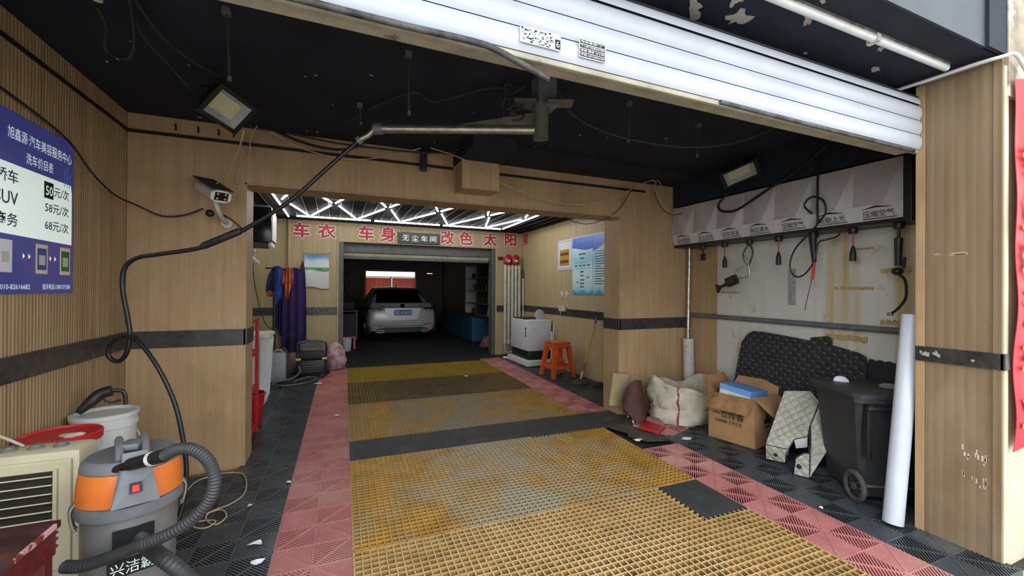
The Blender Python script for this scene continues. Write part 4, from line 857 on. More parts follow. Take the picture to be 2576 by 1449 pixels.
# wet and dry vacuum cleaner
M_['vtank'] = mat('dirty_grey_tank', (126, 126, 124), (98, 98, 98), 4, .4, dirt=(74, 74, 74), dscale=4, dlo=.56, dhi=.72)
M_['vgrey'] = mat('grey_vacuum_plastic', (118, 122, 126), (104, 108, 112), 8, .45)
vc = thing('vacuum_cleaner', 'orange and grey wet-dry vacuum cleaner with a black ribbed hose', 'vacuum cleaner', (-.81, 2.27, .03))
C = V((-.79, 2.26, 0))
MB().lathe([(.14, .075), (.175, .08), (.18, .13), (.15, .15), (.10, .15)], 32, C).build('wheel_base', M_['orange'], vc, True)
for a in (.3, 1.9, 3.4, 5.0):
    p = C+V((.155*math.cos(a), .155*math.sin(a), .06)); w = MB().cyl(p+V((-.012, 0, 0)), p+V((.012, 0, 0)), .032, n=14).build('caster', M_['black'], vc, True)
MB().lathe([(.01, .14), (.135, .14), (.145, .18), (.155, .5), (.155, .545)], 40, C).build('tank', M_['vtank'], vc, True)
MB().lathe([(.15, .535), (.172, .54), (.175, .55), (.172, .585), (.15, .59)], 40, C).build('rim_ring', M_['vgrey'], vc, True)
MB().lathe([(.15, .588), (.168, .59), (.167, .63), (.162, .68), (.156, .712), (.10, .715)], 40, C, 1.02, .98).build('motor_head', M_['orange'], vc, True)
MB().lathe([(.150, .708), (.157, .716), (.153, .742), (.138, .757), (0, .76)], 40, C, 1.02, .98).build('top_cap', M_['vgrey'], vc, True)
FW = V((.36, -.93, 0)); SD = V((.93, .36, 0))     # front of the cleaner looks towards the street
def vp(s, f, z): return C + SD*s + FW*f + V((0, 0, z))
slab3(MB(), [vp(-.066, .182, .597), vp(.078, .182, .597), vp(.056, .170, .715), vp(.042, .13, .79), vp(-.032, .13, .79), vp(-.046, .170, .715)], .02).build('switch_panel', M_['vgrey'], vc)
slab3(MB(), [vp(-.014, .203, .650), vp(.024, .203, .650), vp(.023, .198, .688), vp(-.013, .198, .688)], .006).build('switch_frame', M_['black'], vc)
slab3(MB(), [vp(-.006, .210, .657), vp(.016, .210, .657), vp(.015, .206, .682), vp(-.005, .206, .682)], .006).build('switch', mat('red_switch', (214, 30, 40), rough=.25), vc)
hd = MB()
for s in (-.04, .04): hd.tube(spline([vp(s, .13, .76), vp(s, .06, .80), vp(s, -.06, .80), vp(s, -.13, .755)], 5), .014, 8)
hd.box(vp(-.045, .075, .785), vp(.045, .02, .81), .006); hd.build('handle', M_['vgrey'], vc, True)
for s in (-1, 1):
    l = MB().tube(spline([vp(s*.165, .03, .60), vp(s*.18, .03, .57), vp(s*.172, .03, .51), vp(s*.162, .03, .49)], 4), .006, 6).tube(spline([vp(s*.165, -.0, .60), vp(s*.18, -.0, .57), vp(s*.172, -.0, .51), vp(s*.162, -.0, .49)], 4), .006, 6); l.build('latch', M_['steel'], vc, True)
slab3(MB(), [vp(-.06, .140, .40), vp(.065, .140, .40), vp(.065, .152, .50), vp(-.06, .152, .50)], .012).build('port_plate', M_['black'], vc)
slab3(MB(), [vp(-.075, .150, .315), vp(.075, .150, .315), vp(.075, .158, .385), vp(-.075, .158, .385)], .004).build('name_plate', M_['ink'], vc)
text('brand_lettering', '兴洁霸', M_['mint'], vc, vp(-.066, .160, .325), SD, (0, 0, 1), (.13, .05), .002, .005)
def ribbed(pts, r):
    sp = spline(pts, 14); rs = [r*(1+.07*(1 if i % 2 else -1)) for i in range(len(sp))]
    return MB().tube(sp, rs, 12)
M_['vhose'] = mat('grey_black_ribbed_hose', (48, 50, 52), (60, 62, 64), 12, .5)
ribbed([(-.60, 2.0, .805), (-.55, 1.96, .835), (-.49, 1.92, .84), (-.435, 1.89, .80), (-.41, 1.87, .73), (-.43, 1.875, .655), (-.49, 1.90, .585), (-.57, 1.935, .53), (-.655, 1.98, .49), (-.76, 2.02, .445), (-.86, 2.06, .41), (-.93, 2.10, .40)], .0215).build('hose', M_['vhose'], vc, True)
ribbed([vp(.02, .15, .45), vp(.05, .22, .42), (-.57, 1.96, .41), (-.50, 1.93, .35), (-.44, 1.91, .28), (-.42, 1.92, .2)], .027).build('hose_tail', M_['vhose'], vc, True)
MB().tube([(-.88, 2.18, .70), (-.82, 2.14, .72), (-.74, 2.09, .755), (-.735, 2.088, .757), (-.60, 2.0, .805)], [.012, .015, .017, .024, .026], 12).build('crevice_nozzle', M_['black'], vc, True)
MB().tube([(-.655, 2.033, .786), (-.645, 2.027, .79)], .027, 12).build('white_ring', M_['white'], vc, True)
# ------------------------------------------------------------------ boom, hoses and cables
bo = thing('swivel_boom', 'steel swivel boom arm hanging from the black ceiling', 'boom arm', (1.1, 2.25, 2.34))
MB().cyl((1.12, 2.23, 2.345), (1.12, 2.23, 2.56), .045, n=24).build('pivot', mat('grimy_grey_steel', (128, 124, 112), (96, 92, 84), 8, .45, metal=.5), bo, True)
MB().cyl((1.10, 2.24, 2.40), (.235, 2.60, 2.40), .026, n=18).build('arm', M_['steel'], bo, True)
MB().cyl((.25, 2.593, 2.40), (.205, 2.612, 2.40), .034, n=18).build('collar', M_['galv'], bo, True)
MB().tube([(.21, 2.61, 2.40), (.17, 2.63, 2.36), (.125, 2.65, 2.335)], .017, 12).build('elbow', M_['steel'], bo, True); MB().cyl((.132, 2.647, 2.34), (.115, 2.655, 2.325), .024, n=12).build('nut', M_['galv'], bo, True)
slab3(MB(), [(.60, 2.45, 2.415), (1.08, 2.25, 2.415), (1.08, 2.25, 2.50)], .008).build('gusset', _mats['grimy_grey_steel'], bo)
MB().box((1.085, 2.19, 2.53), (1.205, 2.30, 2.72), .004).build('drop_post', M_['galv'], bo)
for a, b in (((.97, 2.20, 2.55), (1.10, 2.34, 2.56)), ((1.14, 2.12, 2.545), (1.29, 2.22, 2.555))): MB().box(a, b, .002, Matrix.Rotation(-.4, 3, 'Z')).build('bracket_plate', _mats['grimy_grey_steel'], bo)
m = MB(); random.seed(5)
for i in range(7):
    p = [V((1.0+random.uniform(-.09, .05), 2.30+random.uniform(-.05, .05), 2.45+random.random()*.22)) for _ in range(6)]
    m.tube(spline(p, 5), .005, 5)
tag(m.build('cable_tangle', M_['dustcable'], None, True), 'tangle of dusty black wires beside the boom pivot', 'cables')
ph_ = thing('pressure_hose', 'thick black pressure hose hanging from the boom with a loop on the left wall', 'hose', (-.79, 2.97, .05))
MB().tube(spline([(.12, 2.65, 2.33), (-.05, 2.69, 2.155), (-.24, 2.75, 1.965), (-.44, 2.82, 1.82), (-.55, 2.86, 1.755), (-.72, 2.93, 1.68), (-.95, 3.03, 1.64), (-1.06, 3.09, 1.622), (-1.125, 3.12, 1.575), (-1.145, 3.13, 1.50), (-1.14, 3.13, 1.41), (-1.115, 3.12, 1.27), (-1.105, 3.12, 1.16), (-1.125, 3.13, 1.06), (-1.17, 3.15, 1.015), (-1.215, 3.16, 1.05), (-1.20, 3.15, 1.12), (-1.14, 3.13, 1.16), (-1.06, 3.09, 1.14), (-.95, 3.04, .99), (-.86, 3.01, .78), (-.81, 2.98, .57), (-.79, 2.97, .39), (-.80, 2.95, .2), (-.84, 2.9, .05)], 6), .0125, 10).build('hose', M_['hose'], ph_, True)
MB().tube([(-.50, 2.845, 1.785), (-.52, 2.85, 1.775), (-.70, 2.918, 1.692), (-.72, 2.925, 1.683)], [.012, .021, .021, .012], 12).build('hose_sleeve', M_['rubber'], ph_, True)
def cable(lab, pts, r=.006, m='dustcable', name='cable', n=7): return tag(MB().tube(spline(pts, n), r, 7).build(name, M_[m], None, True), lab, 'cable')
cable('dark cable drooping from the price board to the wall camera', [(-1.384, 2.6, 2.34), (-1.375, 2.9, 2.30), (-1.37, 3.12, 2.25), (-1.35, 3.30, 2.13), (-1.34, 3.55, 2.055), (-1.30, 3.78, 2.03), (-1.18, 3.83, 1.975), (-1.05, 3.84, 1.99), (-.93, 3.84, 2.05)], .006, 'wireb')
cable('short dark cable from the wall camera to the door jamb', [(-.82, 3.84, 2.02), (-.74, 3.84, 1.97), (-.655, 3.85, 1.89)], .005, 'wireb')
cable('cream wire sagging across the beam above the opening, left length', [(-.48, 3.72, 2.665), (-.255, 3.76, 2.575), (.01, 3.8, 2.542), (.23, 3.8, 2.56), (.45, 3.78, 2.62), (.69, 3.75, 2.70)], .0045, 'wirew')
cable('cream wire sagging across the beam above the opening, right length', [(.77, 3.7, 2.70), (1.05, 3.60, 2.60), (1.45, 3.66, 2.44), (1.9, 3.74, 2.355), (2.28, 3.77, 2.335), (2.62, 3.77, 2.40), (3.0, 3.75, 2.56), (3.22, 3.72, 2.67), (3.30, 3.70, 2.66), (3.27, 3.70, 2.58), (3.33, 3.71, 2.54), (3.42, 3.71, 2.40), (3.55, 3.70, 2.33), (3.64, 3.68, 2.36)], .0045, 'wirew')
cable('cream wire loop hanging above the right pier', [(3.22, 3.72, 2.67), (3.31, 3.7, 2.69), (3.36, 3.68, 2.62), (3.35, 3.68, 2.54), (3.30, 3.70, 2.52)], .004, 'wirew')
cable('thin black wire hooked round the right jamb of the opening', [(3.06, 3.80, 2.60), (3.02, 3.84, 2.5), (2.92, 3.85, 2.36), (2.80, 3.9, 2.26), (2.62, 4.0, 2.19), (2.45, 4.08, 2.22), (2.38, 4.12, 2.27)], .004, 'wireb')
cable('thin black wire drooping from the beam to the dispenser end', [(3.30, 3.74, 2.62), (3.36, 3.76, 2.5), (3.48, 3.78, 2.38), (3.62, 3.76, 2.33), (3.75, 3.70, 2.36)], .004, 'wireb')
cable('cream flex running from the flood lamp down to the wall camera', [(-.52, 2.98, 2.40), (-.62, 3.3, 2.33), (-.76, 3.62, 2.26), (-.86, 3.74, 2.17)], .005, 'wirew')
cable('thin flex hanging from the ceiling beside the opening corner', [(-.56, 3.70, 2.69), (-.62, 3.80, 2.60), (-.63, 3.84, 2.50), (-.70, 3.85, 2.38), (-.72, 3.86, 2.25)], .004, 'wirew')
cable('dusty cable swagging under the ceiling right of the boom', [(1.22, 2.24, 2.69), (1.45, 2.42, 2.62), (1.75, 2.46, 2.56), (2.1, 2.42, 2.52), (2.45, 2.36, 2.52), (2.75, 2.25, 2.56), (2.95, 2.12, 2.64), (3.05, 2.1, 2.71)], .008)
cable('dusty cable running along the ceiling to the flood lamp', [(-.81, 2.2, 2.70), (-.79, 2.5, 2.67), (-.72, 2.75, 2.67), (-.64, 2.95, 2.70)], .007)
cable('second dusty cable running down to the flood lamp side', [(-.80, 2.2, 2.69), (-.86, 2.5, 2.66), (-.83, 2.8, 2.64), (-.76, 2.98, 2.58)], .006)
cable('black cable loop hanging at the upper left of the ceiling', [(-.99, 2.44, 2.70), (-.98, 2.5, 2.64), (-1.0, 2.55, 2.56), (-.93, 2.57, 2.55), (-.86, 2.45, 2.58), (-.82, 2.3, 2.66), (-.81, 2.2, 2.71)], .008, 'hose')
cable('dark cable sagging along the top of the front wall', [(-.62, 3.74, 2.69), (-.3, 3.74, 2.67), (0, 3.72, 2.64), (.3, 3.72, 2.64), (.7, 3.74, 2.66), (1.0, 3.7, 2.69)], .008, 'dustcable')
cable('black hose sagging before the front wall top', [(-.45, 3.70, 2.67), (-.25, 3.72, 2.61), (-.05, 3.72, 2.585), (.1, 3.70, 2.60), (.22, 3.66, 2.66)], .011, 'hose')
cable('faint dusty cable arching along the ceiling left of the boom', [(.05, 3.4, 2.69), (.25, 3.0, 2.70), (.45, 2.7, 2.70), (.6, 2.75, 2.69), (.85, 2.45, 2.69), (1.0, 2.33, 2.66)], .006)
t = thing('hook', 'short black bracket hanging over the beam trim', 'bracket', (.73, 3.8, 2.5)); MB().box((.70, 3.80, 2.52), (.76, 3.85, 2.72), .01).build('plate', M_['black'], t)
def rod(x, y, l, lab):
    t = thing('ceiling_rod', lab, 'hanger rod', (x, y, ZC-l), 'hanger rods left in the ceiling')
    MB().cyl((x, y, ZC), (x+.01, y+.02, ZC-l), .006, n=8).build('rod', M_['dustcable'], t)
    MB().box((x-.018, y-.018, ZC-.03), (x+.018, y+.018, ZC), .004).build('anchor', M_['greym'], t)
    MB().cyl((x+.01, y+.02, ZC-l), (x+.01, y+.02, ZC-l+.02), .010, n=6).build('nut', M_['greym'], t)
rod(-.465, 2.255, .32, 'thin hanger rod above the left flood lamp'); rod(.35, 2.283, .33, 'thin hanger rod left of the steel boom'); rod(1.813, 2.291, .27, 'thin hanger rod right of the steel boom'); rod(2.531, 2.382, .25, 'thin hanger rod nearest the right flood lamp'); rod(.144, 3.053, .14, 'short hanger rod above the boom elbow')
t = thing('ceiling_socket', 'small cream lamp holder at the upper left ceiling', 'lamp holder', (-.9, 2.3, 2.6)); MB().box((-1.06, 2.24, 2.67), (-.90, 2.30, 2.72), .008).build('base', M_['cream'], t); MB().cyl((-.92, 2.27, 2.68), (-.92, 2.27, 2.64), .018, n=12).build('holder', M_['offwhite'], t, True)
# flood lamps
def flood(lab, c, right, up, w, h, cordlab=None):
    right, up = V(right).normalized(), V(up); up = (up-right*up.dot(right)).normalized(); n = right.cross(up); c = V(c)
    t = thing('flood_lamp', lab, 'flood lamp', c)
    def P_(a, b, d): return c+right*a+up*b+n*d
    def frustum(m, w0, h0, d0, w1, h1, d1, caps=True):
        A = [P_(s*w0/2, q*h0/2, d0) for s, q in ((-1, -1), (1, -1), (1, 1), (-1, 1))]; B = [P_(s*w1/2, q*h1/2, d1) for s, q in ((-1, -1), (1, -1), (1, 1), (-1, 1))]
        return m.add(A+B, [[i, (i+1) % 4, 4+(i+1) % 4, 4+i] for i in range(4)] + ([[0, 1, 2, 3][::-1], [4, 5, 6, 7]] if caps else []))
    m = MB(); frustum(m, w*1.0, h*1.0, -.05, w*1.28, h*1.3, 0, False); m.add([P_(s*w/2, q*h/2, -.05) for s, q in ((-1, -1), (1, -1), (1, 1), (-1, 1))], [[3, 2, 1, 0]]); m.build('housing', M_['black'], t)
    m = MB()
    for k in range(7): q = -.5+k/6; m.add([P_(q*w, -h*.45, -.085), P_(q*w+.004, -h*.45, -.085), P_(q*w+.004, h*.45, -.085), P_(q*w, h*.45, -.085), P_(q*w, -h*.45, -.05), P_(q*w+.004, -h*.45, -.05), P_(q*w+.004, h*.45, -.05), P_(q*w, h*.45, -.05)], [[0, 1, 2, 3], [0, 4, 5, 1], [1, 5, 6, 2], [2, 6, 7, 3], [3, 7, 4, 0]])
    m.build('cooling_fins', M_['black'], t)
    m = MB()
    for a, b, e, f in ((-1.28, -1.3, 1.28, -1), (-1.28, 1, 1.28, 1.3), (-1.28, -1, -1, 1), (1, -1, 1.28, 1)):
        A = [P_(x*w/2, y*h/2, d) for d in (0, .012) for x, y in ((a, b), (e, b), (e, f), (a, f))]; m.add(A, [[0, 1, 2, 3], [4, 5, 6, 7], [0, 1, 5, 4], [1, 2, 6, 5], [2, 3, 7, 6], [3, 0, 4, 7]])
    m.build('bezel', M_['black'], t)
    m = MB(); frustum(m, w*.72, h*.66, -.035, w, h, .008, False); m.build('reflector', M_['lens'], t)
    m = MB(); A = [P_(s*w*.36, q*h*.33, -.034) for s, q in ((-1, -1), (1, -1), (1, 1), (-1, 1))]; m.add(A, [[0, 1, 2, 3]]); lo_ = m.build('led_array', M_['led'], t)
    m = MB()
    for i in range(12): y = -h*.31+h*.62*i/11; m.add([P_(-w*.34, y-.0018, -.0325), P_(w*.34, y-.0018, -.0325), P_(w*.34, y+.0018, -.0325), P_(-w*.34, y+.0018, -.0325)], [[0, 1, 2, 3]])
    m.build('led_rows', M_['offwhite'], lo_)
    top = P_(0, 0, -.05); m = MB()
    for s in (-1, 1): m.tube([P_(s*w*.66, 0, -.03), P_(s*w*.66, .0, -.09), P_(s*w*.3, .02, -.15)], .008, 6)
    m.tube([P_(-w*.3, .02, -.15), P_(w*.3, .02, -.15)], .008, 6); m.tube([P_(0, .02, -.15), V((P_(0, .02, -.15).x, P_(0, .02, -.15).y, ZC))], .010, 6); m.build('yoke', M_['black'], t)
flood('black flood lamp hanging near the left end of the front wall', (-.60, 2.96, 2.515), (.12, .15, -.04), (.135, -.068, .15), .20, .165)
flood('flood lamp tilted under the ceiling above the dispenser', (3.50, 2.80, 2.55), (.14, -.20, .085), (-.10, -.12, .14), .26, .15)
# surveillance camera on the front wall
cc = thing('security_camera', 'dusty white security camera on the front wall beside the opening', 'camera', (-.82, 3.87, 1.93))
ax = V((.17, -.24, -.12)).normalized(); sdx = V((.24, .17, 0)).normalized(); upx = sdx.cross(ax)*-1
if upx.z < 0: upx = -upx
o = V((-.765, 3.58, 2.105))
def cp(s, u, d): return o+sdx*s+upx*u+ax*d
def oct_(w, h, d, q=.3): return [cp(s*w, u*h, d) for s, u in ((-1, -q), (-1, q), (-1+q, 1), (1-q, 1), (1, q), (1, -q), (1-q, -1), (-1+q, -1))]
A, B = oct_(.066, .045, 0, .55), oct_(.066, .045, -.26, .55)
MB().add(A+B, [list(range(8)), [8+i for i in range(8)][::-1]] + [[i, (i+1) % 8, 8+(i+1) % 8, 8+i] for i in range(8)]).build('body', M_['offwhite'], cc)
A, B = oct_(.065, .044, .002, .55), oct_(.065, .044, .01, .55)
MB().add(A+B, [list(range(8)), [8+i for i in range(8)][::-1]] + [[i, (i+1) % 8, 8+(i+1) % 8, 8+i] for i in range(8)]).build('face', M_['white'], cc)
slab3(MB(), [cp(-.042, -.028, .012), cp(.042, -.028, .012), cp(.042, .03, .012), cp(-.042, .03, .012)], .004).build('lens_window', M_['glossblack'], cc)
for s in (-.025, .025):
    for u in (-.015, .018): MB().ball(cp(s, u, .016), .008).build('lens', M_['offwhite'], cc, True)
slab3(MB(), [cp(-.07, .047, .02), cp(.07, .047, .02), cp(.07, .053, -.31), cp(-.07, .053, -.31)], .006).build('sun_shield', mat('dusty_dark_shield', (58, 54, 48), (44, 41, 37), 12, .8), cc)
MB().tube(spline([cp(0, -.035, -.10), (-.80, 3.68, 2.02), (-.79, 3.76, 1.97), (-.78, 3.86, 1.95)], 5), .016, 10).build('arm', M_['offwhite'], cc, True); MB().cyl((-.78, 3.85, 1.95), (-.78, 3.88, 1.95), .04, n=18).build('wall_plate', M_['offwhite'], cc, True); MB().ball((-.86, 3.72, 2.0), .03, sc=(1, 1, .9)).build('junction_boss', M_['black'], cc, True)
tag(MB().tube(spline([(-.94, 3.545, .045), (-.907, 3.69, .05), (-.775, 3.754, .05), (-.65, 3.71, .05), (-.59, 3.56, .048), (-.565, 3.34, .046), (-.62, 3.22, .045), (-.713, 3.155, .045), (-.715, 3.06, .043), (-.645, 2.98, .042), (-.61, 3.06, .042), (-.66, 3.15, .05), (-.76, 3.10, .048), (-.76, 3.0, .043), (-.69, 2.96, .042), (-.66, 3.03, .042), (-.78, 3.05, .043), (-.90, 2.95, .041)], 7), .0045, 7).build('power_cord', M_['wirew'], None, True), 'cream power cord coiled on the black tiles before the left wall', 'cord')
# ------------------------------------------------------------------ inner bay: tube lights
ends = [((-.72, 5.72), (-.71, 6.78), 'along the left edge, nearer length'), ((-.71, 6.85), (-.705, 7.62), 'along the left edge, far length')]
bots = [-.38, .32, 1.02, 1.86, 2.58]; tops = [-.66, -.02, .685, 1.425, 2.21, 2.85]
tl = []
for i, bx in enumerate(bots):
    tl.append(((bx-.015, 7.39), (tops[i]+.04, 6.27), 'slanting from the back rail up left, number %s from the left' % ('first', 'second', 'third', 'fourth', 'fifth')[i]))
    tl.append(((bx+.015, 7.38), (tops[i+1]-.025, 6.27), 'slanting from the back rail up right, number %s from the left' % ('first', 'second', 'third', 'fourth', 'fifth')[i]))
for i, tx in enumerate(tops):
    w = ('first', 'second', 'third', 'fourth', 'fifth', 'sixth')[i]
    if i > 0: tl.append(((tx-.03, 6.17), (tx-.18, 5.69), 'leaning left towards the opening from the %s crossing' % w))
    if i < 5: tl.append(((tx+.01, 6.17), (tx+.15, 5.68), 'leaning right towards the opening from the %s crossing' % w))
for k in range(3): tl.append(((-.6+k*1.185, 7.50), (.56+k*1.185, 7.49), 'on the back rail, %s length' % ('left', 'middle', 'right')[k]))
tl.append(((2.935, 7.46), (2.895, 5.7), 'along the right edge'))
tl += [(a, b, c) for a, b, c in ends]
for a, b, lab in tl:
    p, q = V((a[0], a[1], 2.605)), V((b[0], b[1], 2.605)); d_ = (q-p).normalized()
    t = thing('led_tube', 'lit white LED tube ' + lab, 'tube light', (p+q)/2, 'LED tubes under the inner ceiling')
    MB().cyl(p+d_*.02, q-d_*.02, .0125, n=10).build('tube', M_['tubeglow'], t, True)
    MB().cyl(p, p+d_*.02, .0135, n=10).cyl(q-d_*.02, q, .0135, n=10).build('end_cap', M_['black'], t, True)
# ------------------------------------------------------------------ red wall characters
M_['outline'] = mat('white_vinyl', (226, 220, 218), rough=.5)
def wall_char(ch, x0, x1, z0, z1, lab, plane=8.148, side=False):
    t = thing('wall_character', lab, 'lettering', (plane, (x0+x1)/2, z0) if side else ((x0+x1)/2, plane, z0), 'red characters over the garage opening')
    if side: o, r, = (lambda a, dz, e: V((plane-e, a, dz))), (0, -1, 0)
    else: o, r = (lambda a, dz, e: V((a, plane-e, dz))), (1, 0, 0)
    e = .022
    for nm, m_, dd, rad in (('outline', M_['outline'], .004, (.012, .024)), ('stroke', M_['redpaint'], .008, (.009,))):
        ob = text(nm, ch, m_, t, o(x0, z0, dd), r, (0, 0, 1), (abs(x1-x0), z1-z0), 0); me = ob.data
        vs = [v.co.copy() for v in me.vertices]; fs = [list(p.vertices) for p in me.polygons]; k = len(vs); V2, F2 = list(vs), list(fs)
        for q in rad:
            for i in range(8):
                a_ = i*math.pi/4; sh_ = V(r)*(q*math.cos(a_)) + V((0, 0, q*math.sin(a_))) + V(r).cross(V((0, 0, 1)))*(.0002*(i+1)+.0016*(q > .02)); b_ = len(V2); V2 += [v+sh_ for v in vs]; F2 += [[j+b_ for j in f] for f in fs]
        me.clear_geometry(); me.from_pydata(V2, [], F2)
for a in (('车', -.68, -.43, 2.335, 2.585, 'red character 车 farthest left above the garage'), ('衣', -.295, -.01, 2.345, 2.585, 'red character 衣 beside the leftmost one'),
          ('车', .385, .64, 2.34, 2.595, 'red character 车 left of the dark sign plate'), ('身', .765, 1.035, 2.34, 2.6, 'red character 身 touching the dark sign plate'),
          ('改', 1.91, 2.165, 2.345, 2.595, 'red character 改 right of the dark sign plate'), ('色', 2.28, 2.55, 2.35, 2.6, 'red character 色 between 改 and 太'),
          ('太', 2.80, 3.075, 2.35, 2.595, 'red character 太 above the right garage jamb'), ('阳', 3.265, 3.515, 2.365, 2.615, 'red character 阳 above the radiator')): wall_char(*a)
wall_char('膜', 8.06, 7.82, 2.36, 2.62, 'red character 膜 on the right wall next to the corner', 3.655, True)
t = thing('sign_plate', 'dark plate with white characters 无尘车间 above the garage opening', 'sign', (1.48, 8.14, 2.31))
MB().box((1.075, 8.12, 2.31), (1.885, 8.15, 2.525), .004).build('plate', mat('dark_sign_plate', (48, 46, 50), (40, 38, 42), 4, .4), t)
for i, ch in enumerate('无尘车间'): text('character', ch, M_['mint'], t, (1.16+i*.175, 8.119, 2.36), (1, 0, 0), (0, 0, 1), (.125, .115), .001, .02)
# posters on the back and right wall
t = thing('wall_poster', 'creased landscape poster with a green strip on the back wall', 'poster', (-.3, 8.13, 1.45))
def wavy(x0, x1, z0, z1, y=8.128): return MB().grid(lambda u, v: (x0+(x1-x0)*u, y-.012*math.sin(u*6+v*5)*v*(1-v)-.008*(1-v), z0+(z1-z0)*v+.02*(1-v)*math.sin(u*6)), 16, 16, .002)
wavy(-.505, -.11, 1.46, 2.035).build('sheet', gradient_print('poster_print', [(0, (188, 190, 186)), (.45, (206, 208, 204)), (.5, (206, 222, 212)), (.8, (198, 214, 224)), (.95, (96, 146, 196)), (1, (80, 130, 190))], 2, 1.46, 2.035), t, True)
wavy(-.505, -.11, 1.765, 1.815, 8.122).build('green_strip', mat('green_print', (70, 122, 62), (110, 160, 96), 20, .6), t, True)
MB().tube([(-.54, 8.12, 2.06), (-.3, 8.115, 2.045), (-.07, 8.12, 2.07)], .003, 6).build('hanging_wire', M_['wireb'], t)
M_['lightblue'] = gradient_print('poster_blue_print', [(0, (88, 160, 196)), (.12, (176, 208, 216)), (.35, (196, 220, 224)), (.6, (140, 200, 220)), (.85, (206, 224, 226)), (1, (214, 226, 230))], 2, 1.376, 2.31)
M_['blue'] = mat('blue_print', (42, 96, 200), (52, 104, 208), 4, .35)
def blue_poster(lab, y0, y1, seed, flow):
    t = thing('wall_poster', lab, 'poster', (3.64, (y0+y1)/2, 1.376), 'blue procedure posters')
    MB().box((3.645, y0, 1.376), (3.66, y1, 2.31), .003).build('sheet', M_['lightblue'], t)
    w = y1-y0; n = 14
    P_ = [(y0+w*i/n, 2.30) for i in range(n+1)] + [(y1-w*i/n, 2.08+.05*math.sin(3.2*i/n+seed)+.05*(i/n)) for i in range(n+1)]
    MB().prism(P_, (3.6435, 0, 0), (0, 1, 0), (0, 0, 1), (.001, 0, 0)).build('blue_header', M_['blue'], t)
    P_ = [(y0+w*i/n, 2.075+.05*math.sin(3.2*(1-i/n)+seed)+.05*(1-i/n)) for i in range(n+1)] + [(y1-w*i/n, 2.09+.05*math.sin(3.2*i/n+seed)+.05*(i/n)) for i in range(n+1)]
    MB().prism(P_, (3.6425, 0, 0), (0, 1, 0), (0, 0, 1), (.001, 0, 0)).build('swoosh', M_['outline'], t)
    P_ = [(y0, 1.38)] + [(y0+w*i/n, 1.42+.03*math.sin(i*.9+seed)) for i in range(n+1)] + [(y1, 1.38)]
    MB().prism(P_, (3.6435, 0, 0), (0, 1, 0), (0, 0, 1), (.001, 0, 0)).build('blue_waves', mat('teal_wave_print', (64, 146, 186), (84, 166, 200), 5, .4) if 'teal_wave_print' not in _mats else _mats['teal_wave_print'], t)
    m = MB(); random.seed(seed)
    def ln(a, b, z, h=.012): m.box((3.6425, a, z), (3.6435, b, z+h))
    if flow:
        c = (y0+y1)/2
        ln(c-.10, c+.10, 2.015, .02); ln(c-.06, c+.06, 1.95, .016)
        for k in range(4): ln(y0+.07+k*.125, y0+.15+k*.125, 1.83, .018)
        ln(y0+.08, y1-.08, 1.885, .003); ln(y0+.06, y1-.06, 1.79, .003)
        for z in (1.73, 1.67, 1.60, 1.545, 1.49): ln(c-.07+random.random()*.02, c+.06, z, .016)
        ln(c-.20, c-.13, 1.64, .014); ln(c+.10, c+.17, 1.565, .014); m.box((3.6425, c-.001, 1.5), (3.6435, c+.001, 1.95))
    else:
        for k in range(14): ln(y1-.05-(.15+random.random()*.28), y1-.05, 2.03-k*.038, .011)
    m.build('printed_lines', M_['navyink'], t)
    if flow: text('heading', '服务流程图', M_['cyan'], t, (3.6425, y1-.12, 2.20), (0, -1, 0), (0, 0, 1), (.30, .05), .001)
blue_poster('pale blue flow-chart poster with a dark blue header, left one', 5.46, 6.06, 2, True)
blue_poster('pale blue text poster with a dark blue header, right one by the jamb', 4.86, 5.452, 5, False)
t = thing('certificate', 'white framed notice with a mustard label on the right wall', 'notice', (3.65, 6.3, 1.79))
MB().box((3.648, 6.07, 1.79), (3.66, 6.57, 2.31), .003).build('board', mat('pale_notice', (206, 210, 216), (194, 198, 206), 4, .5), t)
for a in ((6.10, 1.815, 6.54, 1.822), (6.10, 2.278, 6.54, 2.285), (6.10, 1.815, 6.107, 2.285), (6.533, 1.815, 6.54, 2.285)): MB().box((3.6465, a[0], a[1]), (3.6475, a[2], a[3])).build('border_line', M_['inkg'], t)
MB().box((3.645, 6.17, 1.866), (3.6475, 6.485, 2.142), .001).build('mustard_label', mat('mustard_paper', (176, 132, 44), (160, 118, 36), 5, .7), t)
m = MB()
for z in (1.91, 2.04):
    for k in range(7): m.box((3.643, 6.195+k*.04, z), (3.6448, 6.222+k*.04, z+.05))
m.build('label_print', M_['ink'], t)
for y, s in ((6.41, 'left'), (6.25, 'right')):
    tag(MB().lathe([(.06, 0), (.06, .004), (.03, .012), (0, .014)], 11, (0, 0, 0), fn=lambda q, z: 1+.18*math.sin(3*q)).build('plaster_patch', M_['offwhite'], None), 'round white plaster patch above the socket, %s one' % s, 'patch', 'plaster patches').matrix_world = Matrix.Translation((3.658, y, 1.366)) @ Matrix.Rotation(-math.pi/2, 4, 'Y')
t = thing('wall_socket', 'double white wall socket on the black trim band', 'socket', (3.64, 6.3, 1.09))
for y in (6.26, 6.37): MB().box((3.61, y, 1.075), (3.649, y+.095, 1.165), .006).build('socket_box', M_['offwhite'], t)
tag(MB().tube(spline([(3.61, 6.38, 1.08), (3.60, 6.39, .95), (3.61, 6.44, .8), (3.60, 6.46, .65), (3.60, 6.50, .45), (3.62, 6.52, .2)], 6), .005, 6).build('power_cord', M_['offwhite'], None, True), 'white cord hanging from the wall socket', 'cord')
